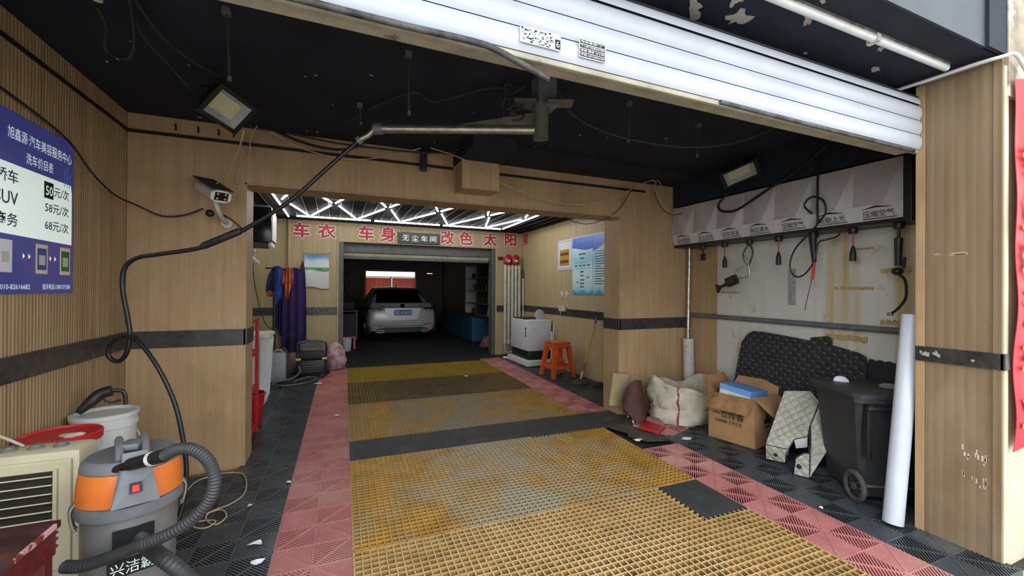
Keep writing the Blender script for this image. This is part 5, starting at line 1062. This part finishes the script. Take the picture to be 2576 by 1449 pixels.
# radiator with bottles
rd = thing('radiator', 'tall white column radiator on the back wall', 'radiator', (3.4, 8.07, .29))
for k in range(5):
    x = 3.245+k*.08; m = MB().cyl((x, 8.07, .33), (x, 8.07, 1.94), .032, n=14); m.ball((x, 8.07, 1.94), .032).ball((x, 8.07, .33), .032); m.build('column', M_['offwhite'], rd, True)
for z in (.37, 1.90): MB().cyl((3.21, 8.07, z), (3.6, 8.07, z), .02, n=12).build('header', M_['offwhite'], rd, True)
MB().tube([(3.245, 8.07, .33), (3.245, 8.06, .16), (3.26, 8.05, .14), (3.50, 8.05, .15)], .014, 10).build('inlet_pipe', M_['offwhite'], rd, True)
def jug(lab, c, m, h=.22, r=.075, grp=None, cap='white', name='jug'):
    t = thing(name, lab, 'bottle', c, grp)
    MB().lathe([(r*.9, 0), (r, .01), (r, h*.55), (r*.75, h*.75), (r*.35, h*.88), (r*.32, h*.95)], 18, c, 1, .7).build('body', m, t, True)
    MB().lathe([(r*.4, h*.92), (r*.4, h*1.04), (r*.2, h*1.05)], 12, c).build('cap', M_[cap], t, True)
    MB().tube(spline([V(c)+V((r*.3, 0, h*.9)), V(c)+V((r*.9, 0, h*.86)), V(c)+V((r*.85, 0, h*.5))], 5), r*.13, 6).build('handle', m, t, True)
    return t
M_['redjug'] = mat('red_jug', (176, 34, 48), (150, 26, 38), 8, .35)
for x, s in ((3.29, 'left'), (3.46, 'right')):
    t = jug('red jug standing on the radiator, %s one' % s, (x, 8.05, 1.973), M_['redjug'], .20, .082, 'red jugs on the radiator', 'red')
    MB().box((x-.03, 7.989, 2.02), (x+.03, 7.992, 2.06)).build('label', M_['paper'], t)
tag(MB().box((3.11, 8.125, 2.06), (3.215, 8.148, 2.13), .003).build('small_sign', mat('dark_red_sign', (70, 22, 22), (150, 110, 70), 40, .5, lo=.6, hi=.66), None), 'small dark red sign beside the garage jamb', 'sign')
t = thing('broom', 'white broom stick with a dark tip in the back corner', 'broom', (3.6, 7.9, .1)); MB().cyl((3.61, 7.99, 1.70), (3.57, 7.86, .10), .011, n=8).build('stick', M_['white'], t, True); MB().cyl((3.615, 8.0, 1.86), (3.61, 7.99, 1.68), .016, n=8).build('grip', M_['rubber'], t, True)
# washing machine
wm = thing('washing_machine', 'small white twin-tub washing machine on a white plinth', 'washing machine', (3.37, 7.1, .09))
MB().box((3.10, 6.68, .09), (3.64, 7.58, .19), .012).build('plinth', M_['white'], wm)
MB().box((3.16, 6.75, .19), (3.60, 7.50, .36), .03).build('dark_base', M_['black'], wm, True)
MB().box((3.14, 6.73, .345), (3.62, 7.52, .89), .04).build('cabinet', mat('white_washer_shell', (208, 210, 216), (196, 198, 206), 5, .4), wm, True)
MB().box((3.145, 6.735, .865), (3.615, 7.515, .90), .012).build('top_rim', M_['white'], wm, True)
MB().box((3.18, 6.95, .895), (3.58, 7.48, .915), .006).build('lid', M_['black'], wm)
MB().lathe([(.10, 0), (.10, .006), (.08, .016), (.05, .018), (0, .01)], 28, (0, 0, 0)).build('spinner_lid', mat('clear_grey_lid', (196, 200, 204), rough=.3, trans=.3), wm, True, local=True)
o = [c for c in wm.children if c.name.startswith('spinner_lid')][0]; o.matrix_basis = Matrix.Translation(V((3.44, 6.86, .985))-wm.location) @ Matrix.Rotation(.25, 4, 'Y') @ Matrix.Rotation(math.pi/2-.15, 4, 'X')
m = MB()
for z, h in ((.72, .05), (.66, .04), (.60, .04)): m.box((3.1385, 6.79, z), (3.1405, 6.84, z+h))
m.build('printed_badge', M_['navyink'], wm)
tag(MB().tube(spline([(3.05, 7.66, .115), (3.12, 7.6, .11), (3.2, 7.62, .11)], 4), .02, 8).build('drain_hose', M_['white'], None, True), 'white drain hose end beside the washing machine plinth', 'hose')
for i, (a, b) in enumerate((((3.57, 6.66, .09), (3.60, 6.60, .86)), ((3.55, 6.62, .09), (3.57, 6.64, .70)))): tag(MB().cyl(a, b, .012, n=8).build('white_stick', M_['white'], None, True), 'thin white stick leaning behind the orange stool, %s one' % ('taller', 'shorter')[i], 'stick')
# orange stool
so = thing('step_stool', 'orange plastic step stool beside the washing machine', 'stool', (3.28, 5.9, .07), rz=.06)
def q4(x, y, z, s): return [(x-s, y-s, z), (x+s, y-s, z), (x+s, y+s, z), (x-s, y+s, z)]
MB().box((-.15, -.15, .52), (.15, .15, .555), .012).build('seat', M_['stool'], so, local=True)
MB().box((-.145, -.145, .46), (.145, .145, .525), .02).build('seat_skirt', M_['stool'], so, local=True)
for sx in (-1, 1):
    for sy in (-1, 1):
        m = MB(); a = q4(sx*.12, sy*.12, .50, .034); b_ = q4(sx*.185, sy*.185, .0, .027); m.add(a+b_, [[0, 1, 2, 3], [4, 5, 6, 7]]+[[i, (i+1) % 4, 4+(i+1) % 4, 4+i] for i in range(4)]); m.build('leg', M_['stool'], so, local=True)
for sx, sy, dx, dy in ((0, -1, 1, 0), (0, 1, 1, 0), (-1, 0, 0, 1), (1, 0, 0, 1)):
    c = V((sx*.165, sy*.165, .16)); d_ = V((dx, dy, 0))*.15; n_ = V((abs(sx), abs(sy), 0))*.012
    MB().box(c-d_-n_-V((0, 0, .03)), c+d_+n_+V((0, 0, .03)), .004).build('stretcher', M_['stool'], so, local=True)
MB().box((-.15, -.15, .165), (.15, .15, .178), .004).build('lower_step', M_['stool'], so, local=True)
MB().tube([(.02+.10*math.cos(2*math.pi*i/20), .03+.10*math.sin(2*math.pi*i/20), .24) for i in range(20)], .02, 8, closed=True).build('inner_ring', M_['stool'], so, True, local=True)
mp = thing('mop', 'yellow-handled mop with purple grips leaning on the right wall', 'mop', (3.33, 5.30, .065))
a, b = V((3.33, 5.30, .10)), V((3.60, 5.27, 1.06)); lz = lambda u: a+(b-a)*u
MB().cyl(a, lz(.90), .012, n=10).build('handle', mat('yellow_handle', (206, 158, 56), (188, 140, 44), 6, .4), mp, True); MB().cyl(lz(.88), b, .016, n=10).build('grip', mat('purple_plastic', (120, 34, 84), rough=.4), mp, True); MB().cyl(lz(.16), lz(.28), .015, n=10).build('sleeve', mat('crimson_sleeve', (140, 40, 62), rough=.4), mp, True); MB().cyl(a, lz(.15), .0135, n=10).build('socket', mat('pale_yellow_plastic', (206, 182, 130), rough=.5), mp, True)
MB().lathe([(.13, 0), (.14, .02), (.10, .05), (.04, .075), (0, .08)], 30, (3.33, 5.30, .062), 1.1, .8, lambda q, z: 1+.12*math.sin(9*q)).build('mop_head', mat('grey_mop_strands', (74, 68, 60), (52, 48, 42), 30, .95, bump=.8, bscale=90), mp, True)
jug('blue and white detergent bottle half hidden behind the right jamb', (3.30, 4.55, .058), M_['wash'], .34, .08, None, 'blue')
tag(MB().lathe([(.13, 0), (.14, .01), (.12, .05), (.05, .06), (0, .05)], 16, (3.52, 5.05, .06), 1, .8, lambda q, z: 1+.2*math.sin(4*q+1)).build('rag', M_['loop'], None, True), 'dark rag heap on the tiles behind the mop', 'rag')
# left part of the inner bay
ab = thing('wall_heater', 'glossy black box-shaped heater with a white side high on the left wall', 'heater', (-1.0, 6.2, 1.99))
MB().box((-1.40, 6.0, 2.02), (-.745, 6.42, 2.47), .02).build('casing', M_['glossblack'], ab, True); MB().box((-.747, 6.03, 2.05), (-.735, 6.40, 2.40), .003).build('side_plate', M_['white'], ab); MB().box((-1.35, 5.99, 2.455), (-.76, 6.01, 2.475), .003).build('edge_trim', M_['greym'], ab)
m = MB()
for k in range(5): m.prism([(0, 0), (.05, -.02), (.05, .06), (.025, .10), (0, .06)], (-.78, 6.02+k*.07, 1.97), (0, 1, 0), (0, 0, 1), (.03, 0, .02))
m.build('paper_fins', M_['paper'], ab); MB().box((-1.40, 6.05, 1.97), (-.80, 6.38, 2.02), .004).build('bracket', M_['greym'], ab)
t = thing('wall_spotlight', 'small white swivel fitting behind the left jamb', 'fitting', (-.83, 5.5, 1.7)); MB().cyl((-.88, 5.5, 1.79), (-.81, 5.47, 1.71), .028, n=14).build('head', M_['white'], t, True); MB().cyl((-.86, 5.5, 1.77), (-.85, 5.52, 1.84), .01, n=8).build('stem', M_['white'], t, True); MB().ball((-.86, 5.52, 1.87), .022).build('joint', M_['white'], t, True); MB().box((-1.40, 5.49, 1.85), (-.86, 5.55, 1.88), .004).build('wall_bar', M_['black'], t)
cable('thin dark cable curving down behind the left jamb', [(-.88, 5.6, 1.75), (-.86, 5.6, 1.5), (-.80, 5.6, 1.2), (-.74, 5.7, 1.0), (-.62, 6.2, .85), (-.48, 6.8, .74), (-.38, 7.1, .66)], .005, 'wireb')
ra = thing('shelf_rack', 'red metal shelf rack just inside the left jamb', 'rack', (-.9, 4.55, .055))
for x in (-1.15, -.715):
    for y in (4.35, 4.70): MB().box((x, y, .055), (x+.03, y+.03, 1.17), .003).build('post', M_['red'], ra)
for z in (.12, .48, .82, 1.13): MB().box((-1.15, 4.35, z), (-.685, 4.73, z+.035), .006).build('shelf', M_['red'], ra)
t = thing('red_bucket', 'red plastic bucket on the tiles beside the left jamb', 'bucket', (-.80, 4.98, .06)); MB().lathe([(.10, 0), (.105, .01), (.135, .30), (.145, .30), (.145, .315), (.13, .315), (.10, .02), (0, .02)], 28, (-.80, 4.98, .06)).build('pail', M_['red'], t, True); MB().tube([(-.80+.14*math.cos(i*math.pi/12), 4.98, .36+.10*math.sin(i*math.pi/12)) for i in range(13)], .005, 6).build('handle', M_['white'], t, True)
wb_ = thing('storage_bin', 'tall white ribbed plastic bin behind the left jamb', 'bin', (-.96, 5.85, .07))
taper(MB(), -1.17, 5.62, -.77, 6.08, .07, -1.22, 5.58, -.72, 6.12, .90, .05).build('body', M_['wash'], wb_)
for k in range(5): MB().cyl((-.765+.0, 5.68+k*.085, .12), (-.725, 5.67+k*.09, .84), .012, n=8).build('rib', M_['wash'], wb_, True)
for k in range(5): MB().cyl((-1.12+k*.08, 5.625, .12), (-1.15+k*.09, 5.585, .84), .012, n=8).build('rib', M_['wash'], wb_, True)
taper(MB(), -1.235, 5.565, -.705, 6.135, .87, -1.235, 5.565, -.705, 6.135, .905, .05).build('rim', M_['white'], wb_)
M_['jerry'] = mat('pale_jerrycan', (150, 160, 162), (126, 136, 138), 6, .4)
for x, y, h, s in ((-.80, 6.95, .42, 'larger grey jerrycan beside the pressure washer'), (-.98, 6.75, .34, 'smaller grey jerrycan behind the white ribbed bin')):
    t = thing('jerrycan', s, 'jerrycan', (x, y, .082)); MB().box((x-.14, y-.10, .085), (x+.14, y+.10, .085+h), .04).build('body', M_['jerry'], t, True); MB().cyl((x-.08, y, .08+h), (x-.08, y, .12+h), .03, n=12).build('cap', M_['black'], t, True); MB().tube(spline([(x-.03, y, .075+h), (x, y, .12+h), (x+.07, y, .12+h), (x+.10, y, .075+h)], 4), .012, 6).build('handle', M_['jerry'], t, True)
# garments
st_ = thing('clothes_stand', 'dark pole clothes stand in the left back corner', 'stand', (-.86, 7.3, .088))
MB().cyl((-.86, 7.3, .09), (-.86, 7.3, 1.78), .022, n=10).build('pole', M_['black'], st_, True)
for a in (0, 2.1, 4.2): MB().cyl((-.86, 7.3, .2), (-.86+.2*math.cos(a), 7.3+.2*math.sin(a), .10), .014, n=8).build('foot', M_['black'], st_, True)
MB().cyl((-.98, 7.3, 1.75), (-.62, 7.3, 1.75), .012, n=8).build('arm', M_['black'], st_, True)
def drape(lab, m, x0, x1, z0, z1, y, top=.6, ph=0, name='cloth', cat='cloth', amp=.035, hem=.05):
    c = (x0+x1)/2
    return tag(MB().grid(lambda u, v: (c+(x0-c+(x1-x0)*u)*(1-(1-top)*v**2.5), y-amp*math.sin(u*19+ph)*(1-.5*v)-.05*math.sin(math.pi*u)-.03*math.sin(v*5+ph), z1-(z1-z0)*(1-v)+hem*(1-v)*math.sin(u*7+ph)-.05*v**6*abs(2*u-1)), 36, 18, .01).build(name, m, None, True), lab, cat)
M_['navycloth'] = mat('navy_cloth', (36, 40, 96), (28, 30, 74), 9, .95); M_['bluecloth'] = mat('blue_cloth', (50, 78, 160), (40, 62, 134), 9, .95); M_['orangecloth'] = mat('orange_cloth', (184, 104, 54), (150, 78, 38), 9, .95); M_['purple'] = mat('purple_cloth', (50, 30, 90), (38, 22, 70), 7, .95)
drape('dark blue towels hanging in a bunch on the clothes stand', M_['navycloth'], -.96, -.66, 1.36, 1.79, 7.24, .5, .4)
drape('bright blue towel strip hanging over the dark blue towels', M_['bluecloth'], -.85, -.74, 1.27, 1.77, 7.15, .8, 2, amp=.012)
drape('orange towel hanging at the right of the blue towels', M_['orangecloth'], -.74, -.60, 1.40, 1.78, 7.18, .7, 1, hem=.12)
tag(MB().ball((-.90, 7.25, 1.36), .06, sc=(1, .6, .7)).build('towel_corner', M_['orangecloth'], None, True), 'rust towel corner under the dark blue towels', 'cloth')
drape('long purple work coverall hanging on the back wall', M_['purple'], -.83, -.46, .36, 1.80, 7.98, .85, .8, 'coverall', 'clothing', .03, .1)
drape('purple sleeve of a second garment hanging beside the coverall', M_['purple'], -.93, -.72, .72, 1.4, 8.06, .9, 1.7, 'work_jacket', 'clothing', .03, .08)
t = thing('brush', 'dark bottle brush hanging above the purple coverall', 'brush', (-.53, 8.12, 1.74)); MB().lathe([(.02, 0), (.04, .02), (.03, .1), (.015, .16), (.005, .2)], 10, (-.53, 8.1, 1.72)).build('bristles', M_['loop'], t)
# pressure washer, bag, hoses
pw = thing('pressure_washer', 'black wheeled pressure washer with a curved handle', 'pressure washer', (-.33, 7.2, .088))
MB().box((-.52, 7.05, .13), (-.14, 7.42, .36), .03).build('motor_housing', M_['black'], pw, True)
MB().box((-.50, 7.06, .36), (-.16, 7.30, .48), .03).build('upper_housing', M_['rubber'], pw, True)
for x in (-.53, -.13): MB().tube(spline([(x, 7.08, .10), (x, 7.10, .35), (x, 7.16, .60)], 5), .015, 8).build('frame_tube', M_['black'], pw, True)
MB().tube(spline([(-.53, 7.16, .60), (-.45, 7.16, .63), (-.33, 7.16, .64), (-.21, 7.16, .63), (-.13, 7.16, .60)], 5), .016, 8).build('handle', M_['greym'], pw, True)
MB().grid(lambda u, v: (-.49+.32*u, 7.15, .50+v*.10+.02*math.sin(math.pi*u)), 12, 3, .006).build('handle_guard', M_['greym'], pw, True)
for x in (-.56, -.10): MB().cyl((x-.02, 7.33, .17), (x+.02, 7.33, .17), .085, n=18).build('wheel', M_['rubber'], pw, True)
for x in (-.545, -.185): MB().box((x, 7.04, .36), (x+.07, 7.055, .39), .003).build('yellow_label', mat('lemon_label', (206, 200, 60), rough=.5) if 'lemon_label' not in _mats else _mats['lemon_label'], pw)
for z in (.18, .22, .26, .30): MB().box((-.46, 7.035, z), (-.20, 7.055, z+.012), .003).build('vent_rib', M_['greym'], pw)
tag(MB().tube(spline([(-.50, 7.02, .28), (-.48, 6.95, .20), (-.58, 6.88, .13), (-.75, 6.80, .11), (-.80, 6.65, .10), (-.65, 6.55, .10), (-.45, 6.60, .10), (-.30, 6.75, .10), (-.25, 6.9, .11), (-.4, 6.95, .12), (-.55, 6.75, .10)], 8), .014, 8).build('coiled_hose', M_['greym'], None, True), 'grey hose coiled on the floor before the pressure washer', 'hose')
tag(MB().tube(spline([(-.15, 7.0, .10), (-.3, 6.85, .10), (-.5, 6.82, .10), (-.62, 6.7, .10), (-.7, 6.5, .095)], 8), .012, 8).build('coiled_hose', M_['hose'], None, True), 'black hose lying on the floor before the pressure washer', 'hose')
tag(MB().lathe([(.10, 0), (.15, .04), (.165, .15), (.15, .28), (.12, .38), (.05, .44), (.02, .46)], 40, (-.0, 7.62, .092), 1, .8, lambda q, z: 1+.10*math.sin(4*q+z*14)+.06*math.sin(9*q-z*25)).build('plastic_bag', mat('pink_plastic_bag', (200, 176, 182), (140, 78, 86), 9, .5, bump=.6, bscale=20), None, True), 'pink and white stuffed plastic bag beside the garage jamb', 'bag')
tag(MB().lathe([(.10, 0), (.14, .05), (.13, .2), (.09, .3), (.02, .34)], 30, (-.62, 7.5, .09), 1, .8, lambda q, z: 1+.1*math.sin(5*q+z*20)).build('plastic_bag', mat('dull_mauve_bag', (110, 84, 84), (84, 62, 66), 7, .6), None, True), 'dull mauve bag behind the pressure washer', 'bag')
# ------------------------------------------------------------------ rear garage: the car
M_['carp'] = mat('silver_car_paint', (196, 198, 196), (190, 192, 190), 3, .3, metal=.25)
M_['carglass'] = mat('dark_car_glass', (10, 12, 14), rough=.08)
car = thing('car', 'light silver saloon car parked nose-in in the dark rear garage', 'car', (1.60, 11.0, .135))
def sec(y, w, zb, zt, sh=.0):
    half = [(0, zb), (.6*w, zb), (.92*w, zb+.03), (w, zb+.16), (w, .58), (.985*w, .72), (.93*w, zt-.06), (.84*w, zt-.005), (.4*w, zt+.012), (0, zt+.015)]
    return [V((-x, y, z)) for x, z in half] + [V((x, y, z)) for x, z in half[-2:0:-1]]
S = [sec(.0, .70, .26, .76), sec(.03, .80, .22, .80), sec(.10, .845, .20, .86), sec(.16, .86, .20, .905), sec(.26, .872, .20, .925), sec(.6, .885, .2, .925), sec(1.1, .89, .2, .93), sec(2.0, .89, .2, .93), sec(2.9, .89, .2, .92), sec(3.5, .885, .2, .88), sec(4.2, .85, .2, .80), sec(4.5, .78, .24, .70), sec(4.62, .62, .30, .60)]
n = len(S[0]); m = MB(); m.add([p for s in S for p in s], [[i*n+j, i*n+(j+1) % n, (i+1)*n+(j+1) % n, (i+1)*n+j] for i in range(len(S)-1) for j in range(n)] + [list(range(n))[::-1], [(len(S)-1)*n+j for j in range(n)]])
m.build('body', M_['carp'], car, 35, local=True)
G = [(.62, .72, .92), (1.25, .60, 1.285), (1.45, .57, 1.325), (2.1, .57, 1.345), (2.5, .585, 1.315), (3.35, .72, .90)]
def cab(y, w, z): return [V((-w-.10*(1.33-z)/.4 if False else -w, y, z)), V((-w*.7, y, z+.012)), V((0, y, z+.02)), V((w*.7, y, z+.012)), V((w, y, z))]
m = MB(); top = [cab(*g_) for g_ in G]; base = [[V((-.80, g_[0], .90)), V((.80, g_[0], .90))] for g_ in G]
m.add([p for s in top for p in s], [[i*5+j, i*5+j+1, (i+1)*5+j+1, (i+1)*5+j] for i in range(len(G)-1) for j in range(4)])
m.build('rear_glass', M_['carglass'], car, 30, local=True)
m = MB(); m.add([q for s, b_ in zip(top, base) for q in (s[0], b_[0])], [[2*i, 2*i+1, 2*i+3, 2*i+2] for i in range(len(G)-1)]); m.add([q for s, b_ in zip(top, base) for q in (s[4], b_[1])], [[2*i, 2*i+1, 2*i+3, 2*i+2] for i in range(len(G)-1)]); m.build('side_glass', M_['carglass'], car, local=True)
m = MB(); R2 = [cab(1.22, .605, 1.275)] + top[1:5]
m.add([p+V((0, 0, .008)) for s in R2 for p in s], [[i*5+j, i*5+j+1, (i+1)*5+j+1, (i+1)*5+j] for i in range(len(R2)-1) for j in range(4)]); m.build('roof', M_['carp'], car, 30, local=True)
for s in (-1, 1):
    slab3(MB(), [V((s*.75, .50, .915)), V((s*.62, .60, .925)), V((s*.545, 1.26, 1.295)), V((s*.61, 1.30, 1.285)), V((s*.66, 1.15, 1.16)), V((s*.81, .95, .92))], .012*s).build('rear_pillar', M_['carp'], car, local=True)
    m = MB(); m.add([V((s*.50, .02, .735)), V((s*.53, .015, .815)), V((s*.80, .06, .84)), V((s*.875, .26, .83)), V((s*.885, .30, .76)), V((s*.82, .03, .69)), V((s*.62, .0, .69))] + [V((s*.50, .1, .735)), V((s*.53, .1, .815)), V((s*.78, .16, .84)), V((s*.84, .30, .83)), V((s*.84, .32, .76)), V((s*.78, .12, .69)), V((s*.62, .1, .69))], [list(range(7)), [13, 12, 11, 10, 9, 8, 7]]+[[i, (i+1) % 7, 7+(i+1) % 7, 7+i] for i in range(7)]); m.build('tail_light', mat('dark_red_lens', (60, 10, 14), rough=.2) if 'dark_red_lens' not in _mats else _mats['dark_red_lens'], car, local=True)
    MB().box((s*.52, -.018, .395), (s*.76, .02, .425), .006, Matrix.Rotation(-s*.08, 3, 'Y')).build('reflector', mat('red_reflector', (196, 60, 76), rough=.3) if 'red_reflector' not in _mats else _mats['red_reflector'], car, local=True)
    MB().tube([(s*.55+.085*math.cos(i*math.pi/8), -.03, .23+.03*math.sin(i*math.pi/8)) for i in range(16)], .012, 6, closed=True).build('exhaust_tip', M_['steel'], car, True, local=True)
    slab3(MB(), [V((s*.80, -.01, .20)), V((s*.84, .02, .20)), V((s*.80, .0, .36)), V((s*.77, -.01, .36))], .01).build('bumper_blade', M_['steel'], car, local=True)
    for y in (.80, 3.65):
        w = MB().cyl((s*.70, y, .32), (s*.89, y, .32), .32, n=28).build('wheel', M_['rubber'], car, True, local=True); MB().cyl((s*.88, y, .32), (s*.90, y, .32), .21, n=20).build('rim', M_['steel'], w, local=True)
m = MB(); m.prism([(-.70, .20), (-.62, .30), (-.45, .33), (.45, .33), (.62, .30), (.70, .20)], (0, -.008, 0), (1, 0, 0), (0, 0, 1), (0, .05, 0)); m.build('diffuser', M_['black'], car, local=True)
MB().box((-.62, -.012, .355), (.62, .02, .372), .004).build('bumper_crease', M_['greym'], car, local=True)
MB().prism([(-.46, .82), (.46, .82), (.38, .55), (.30, .52), (-.30, .52), (-.38, .55)], (0, -.004, 0), (1, 0, 0), (0, 0, 1), (0, .02, 0)).build('boot_panel', M_['carp'], car, local=True)
MB().box((-.68, .03, .822), (.68, .06, .838), .004).build('boot_shadow_gap', M_['black'], car, local=True)
MB().grid(lambda u, v: (-.76+1.52*u, .10+.10*v+.10*abs(2*u-1)**2, .905+.035*(1-v)), 20, 4, .012).build('boot_lip', M_['carp'], car, True, local=True)
MB().lathe([(.055, 0), (.055, .012), (.0, .016)], 24, (0, 0, 0)).build('emblem', M_['glossblack'], car, True, local=True); [c for c in car.children if c.name.startswith('emblem')][0].matrix_basis = Matrix.Translation((0, .075, .872)) @ Matrix.Rotation(math.radians(60), 4, 'X')
for x in (-.56, .42): MB().box((x, .045, .85), (x+.13, .06, .866), .002).build('badge', M_['greym'], car, local=True)
pl = MB().box((-.22, -.022, .635), (.22, -.008, .775), .004).build('number_plate', mat('blue_plate', (38, 92, 190), rough=.35), car, local=True)
o = text('plate_lettering', '晋L·KG675', M_['mint'], pl, V((-.20, -.023, .66))+car.location, (1, 0, 0), (0, 0, 1), (.40, .09), .001, .012)
MB().prism([(0, 0), (.12, 0), (.03, .075)], (-.01, 1.42, 1.345), (0, 1, 0), (0, 0, 1), (.02, 0, 0)).build('roof_fin', M_['black'], car, local=True)
MB().box((-.18, 1.18, 1.225), (.18, 1.2, 1.24)).build('stop_lamp', M_['red'], car, local=True)
# rear garage furnishings
M_['shelfw'] = mat('grey_white_board', (196, 196, 192), (180, 180, 176), 5, .6)
sf = thing('display_shelf', 'tall white-backed display shelf on the right of the rear garage', 'shelf', (3.4, 10.0, .12))
MB().box((3.55, 9.1, .80), (3.66, 11.0, 2.08), .004).build('back_board', M_['shelfw'], sf)
for y in (9.1, 10.02, 10.98): MB().box((3.25, y-.02, .80), (3.58, y+.02, 2.08), .003).build('upright', M_['black'] if y > 10 and y < 10.5 else M_['shelfw'], sf)
for z in (.80, 1.08, 1.40, 1.72, 2.06): MB().box((3.25, 9.1, z), (3.56, 10.98, z+.015), .002).build('shelf_board', M_['greym'], sf)
random.seed(21)
k = 0
BC = ['redjug', 'glossblack', 'jerry', 'black', 'white']
for z in (.816, 1.416, 1.736):
    for y in (9.25, 9.42, 9.6, 10.2, 10.42, 10.65):
        if random.random() < .25: continue
        mk = random.choice(BC); h = random.uniform(.13, .22); k += 1
        jug('%s bottle on the rear display shelf, %s board, spot %s of six' % ({'redjug': 'red', 'glossblack': 'dark', 'jerry': 'grey', 'black': 'black', 'white': 'white'}[mk], {.816: 'bottom', 1.416: 'middle', 1.736: 'upper'}[z], ['one', 'two', 'three', 'four', 'five', 'six'][[9.25, 9.42, 9.6, 10.2, 10.42, 10.65].index(y)]), (3.38, y, z), M_[mk], h, .05, 'bottles on the rear shelf', 'black', 'bottle')
t = thing('counter', 'blue fronted counter below the rear display shelf', 'counter', (3.3, 10.3, .12)); MB().box((3.06, 9.75, .18), (3.5, 12.6, .76), .01).build('carcass', mat('blue_laminate', (34, 84, 116), (28, 72, 100), 4, .4), t); MB().box((3.03, 9.72, .76), (3.52, 12.62, .79), .006).build('top', M_['black'], t); MB().box((3.08, 9.78, .12), (3.5, 12.6, .18)).build('toe_kick', M_['black'], t)
for y in (10.45, 11.15, 11.85): MB().box((3.053, y, .22), (3.062, y+.012, .74)).build('door_gap', M_['black'], t)
tag(MB().lathe([(.18, 0), (.22, .05), (.18, .16), (.12, .25), (.03, .28)], 36, (3.32, 9.15, .108), 1.1, .9, lambda q, z: 1+.16*math.sin(3*q+z*20)+.08*math.sin(8*q)).build('cloth_heap', mat('patterned_cloth', (150, 110, 96), (84, 60, 54), 14, .9), None, True), 'crumpled patterned cloth heap inside the right garage jamb', 'cloth')
t = thing('low_stool', 'pink plastic low stool just inside the left garage jamb', 'stool', (.28, 9.95, .12)); M_['pink'] = mat('pink_plastic', (196, 96, 140), (180, 84, 126), 6, .5)
MB().box((.12, 9.8, .36), (.42, 10.1, .39), .01).build('seat', M_['pink'], t)
for x in (.13, .37):
    for y in (9.81, 10.05): MB().box((x, y, .12), (x+.04, y+.04, .37), .006).build('leg', M_['pink'], t)
t = thing('waste_bin', 'small pale waste bin in front of the pink stool', 'bin', (.22, 9.62, .115)); MB().lathe([(.085, 0), (.09, .01), (.11, .26), (.115, .27), (.105, .27), (.085, .02), (0, .02)], 24, (.22, 9.62, .115)).build('pail', M_['wash'], t, True)
wk = thing('workbench', 'dark cluttered workbench on the left of the rear garage', 'bench', (.1, 12.4, .14)); MB().box((-.5, 11.4, .85), (.55, 13.6, .9), .006).build('top', M_['black'], wk)
for x in (-.48, .47):
    for y in (11.43, 13.5): MB().box((x, y, .13), (x+.06, y+.06, .85), .004).build('leg', M_['black'], wk)
MB().box((-.45, 11.45, .2), (.5, 13.5, .8), .01).build('drawer_body', M_['rubber'], wk)
for i, (x, y, z, s, mm) in enumerate(((.3, 12.0, .9, .16, 'rubber'), (-.1, 12.2, .9, .2, 'black'), (.35, 12.7, .9, .14, 'greym'), (0, 13.1, .9, .22, 'rubber'))):
    t = thing('tool_case', 'dark tool case on the rear workbench, %s from the front' % ('first', 'second', 'third', 'last')[i], 'case', (x, y, z), 'tool cases on the workbench'); MB().box((x-s, y-.14, z), (x+s, y+.14, z+s*1.2), .02).build('case', M_[mm], t); MB().tube([(x-.06, y, z+s*1.2), (x-.05, y, z+s*1.2+.04), (x+.05, y, z+s*1.2+.04), (x+.06, y, z+s*1.2)], .01, 6).build('handle', M_['black'], t)
tag(MB().cyl((.38, 12.3, 1.05), (.10, 12.35, 1.95), .02, n=8).build('long_tool', M_['black'], None), 'long dark tool handle slanting above the workbench', 'tool')
hb = thing('fan_heater', 'dark boxy heater hanging from the rear garage ceiling', 'heater', (.4, 9.6, 2.1)); MB().box((.15, 9.3, 2.12), (.75, 9.75, 2.42), .03).build('casing', M_['black'], hb); MB().cyl((.3, 9.5, 2.42), (.3, 9.5, 2.6), .015, n=8).build('hanger', M_['black'], hb); MB().cyl((.6, 9.5, 2.42), (.6, 9.5, 2.6), .015, n=8).build('hanger', M_['black'], hb)
t = thing('pull_chain', 'dark chain with knobs hanging inside the left garage jamb', 'chain', (.32, 9.2, 1.5)); MB().cyl((.30, 9.3, 2.1), (.30, 9.3, 1.55), .006, n=6).build('chain', M_['black'], t)
for z in (1.82, 1.6): MB().ball((.30, 9.3, z), .03).build('knob', M_['black'], t)
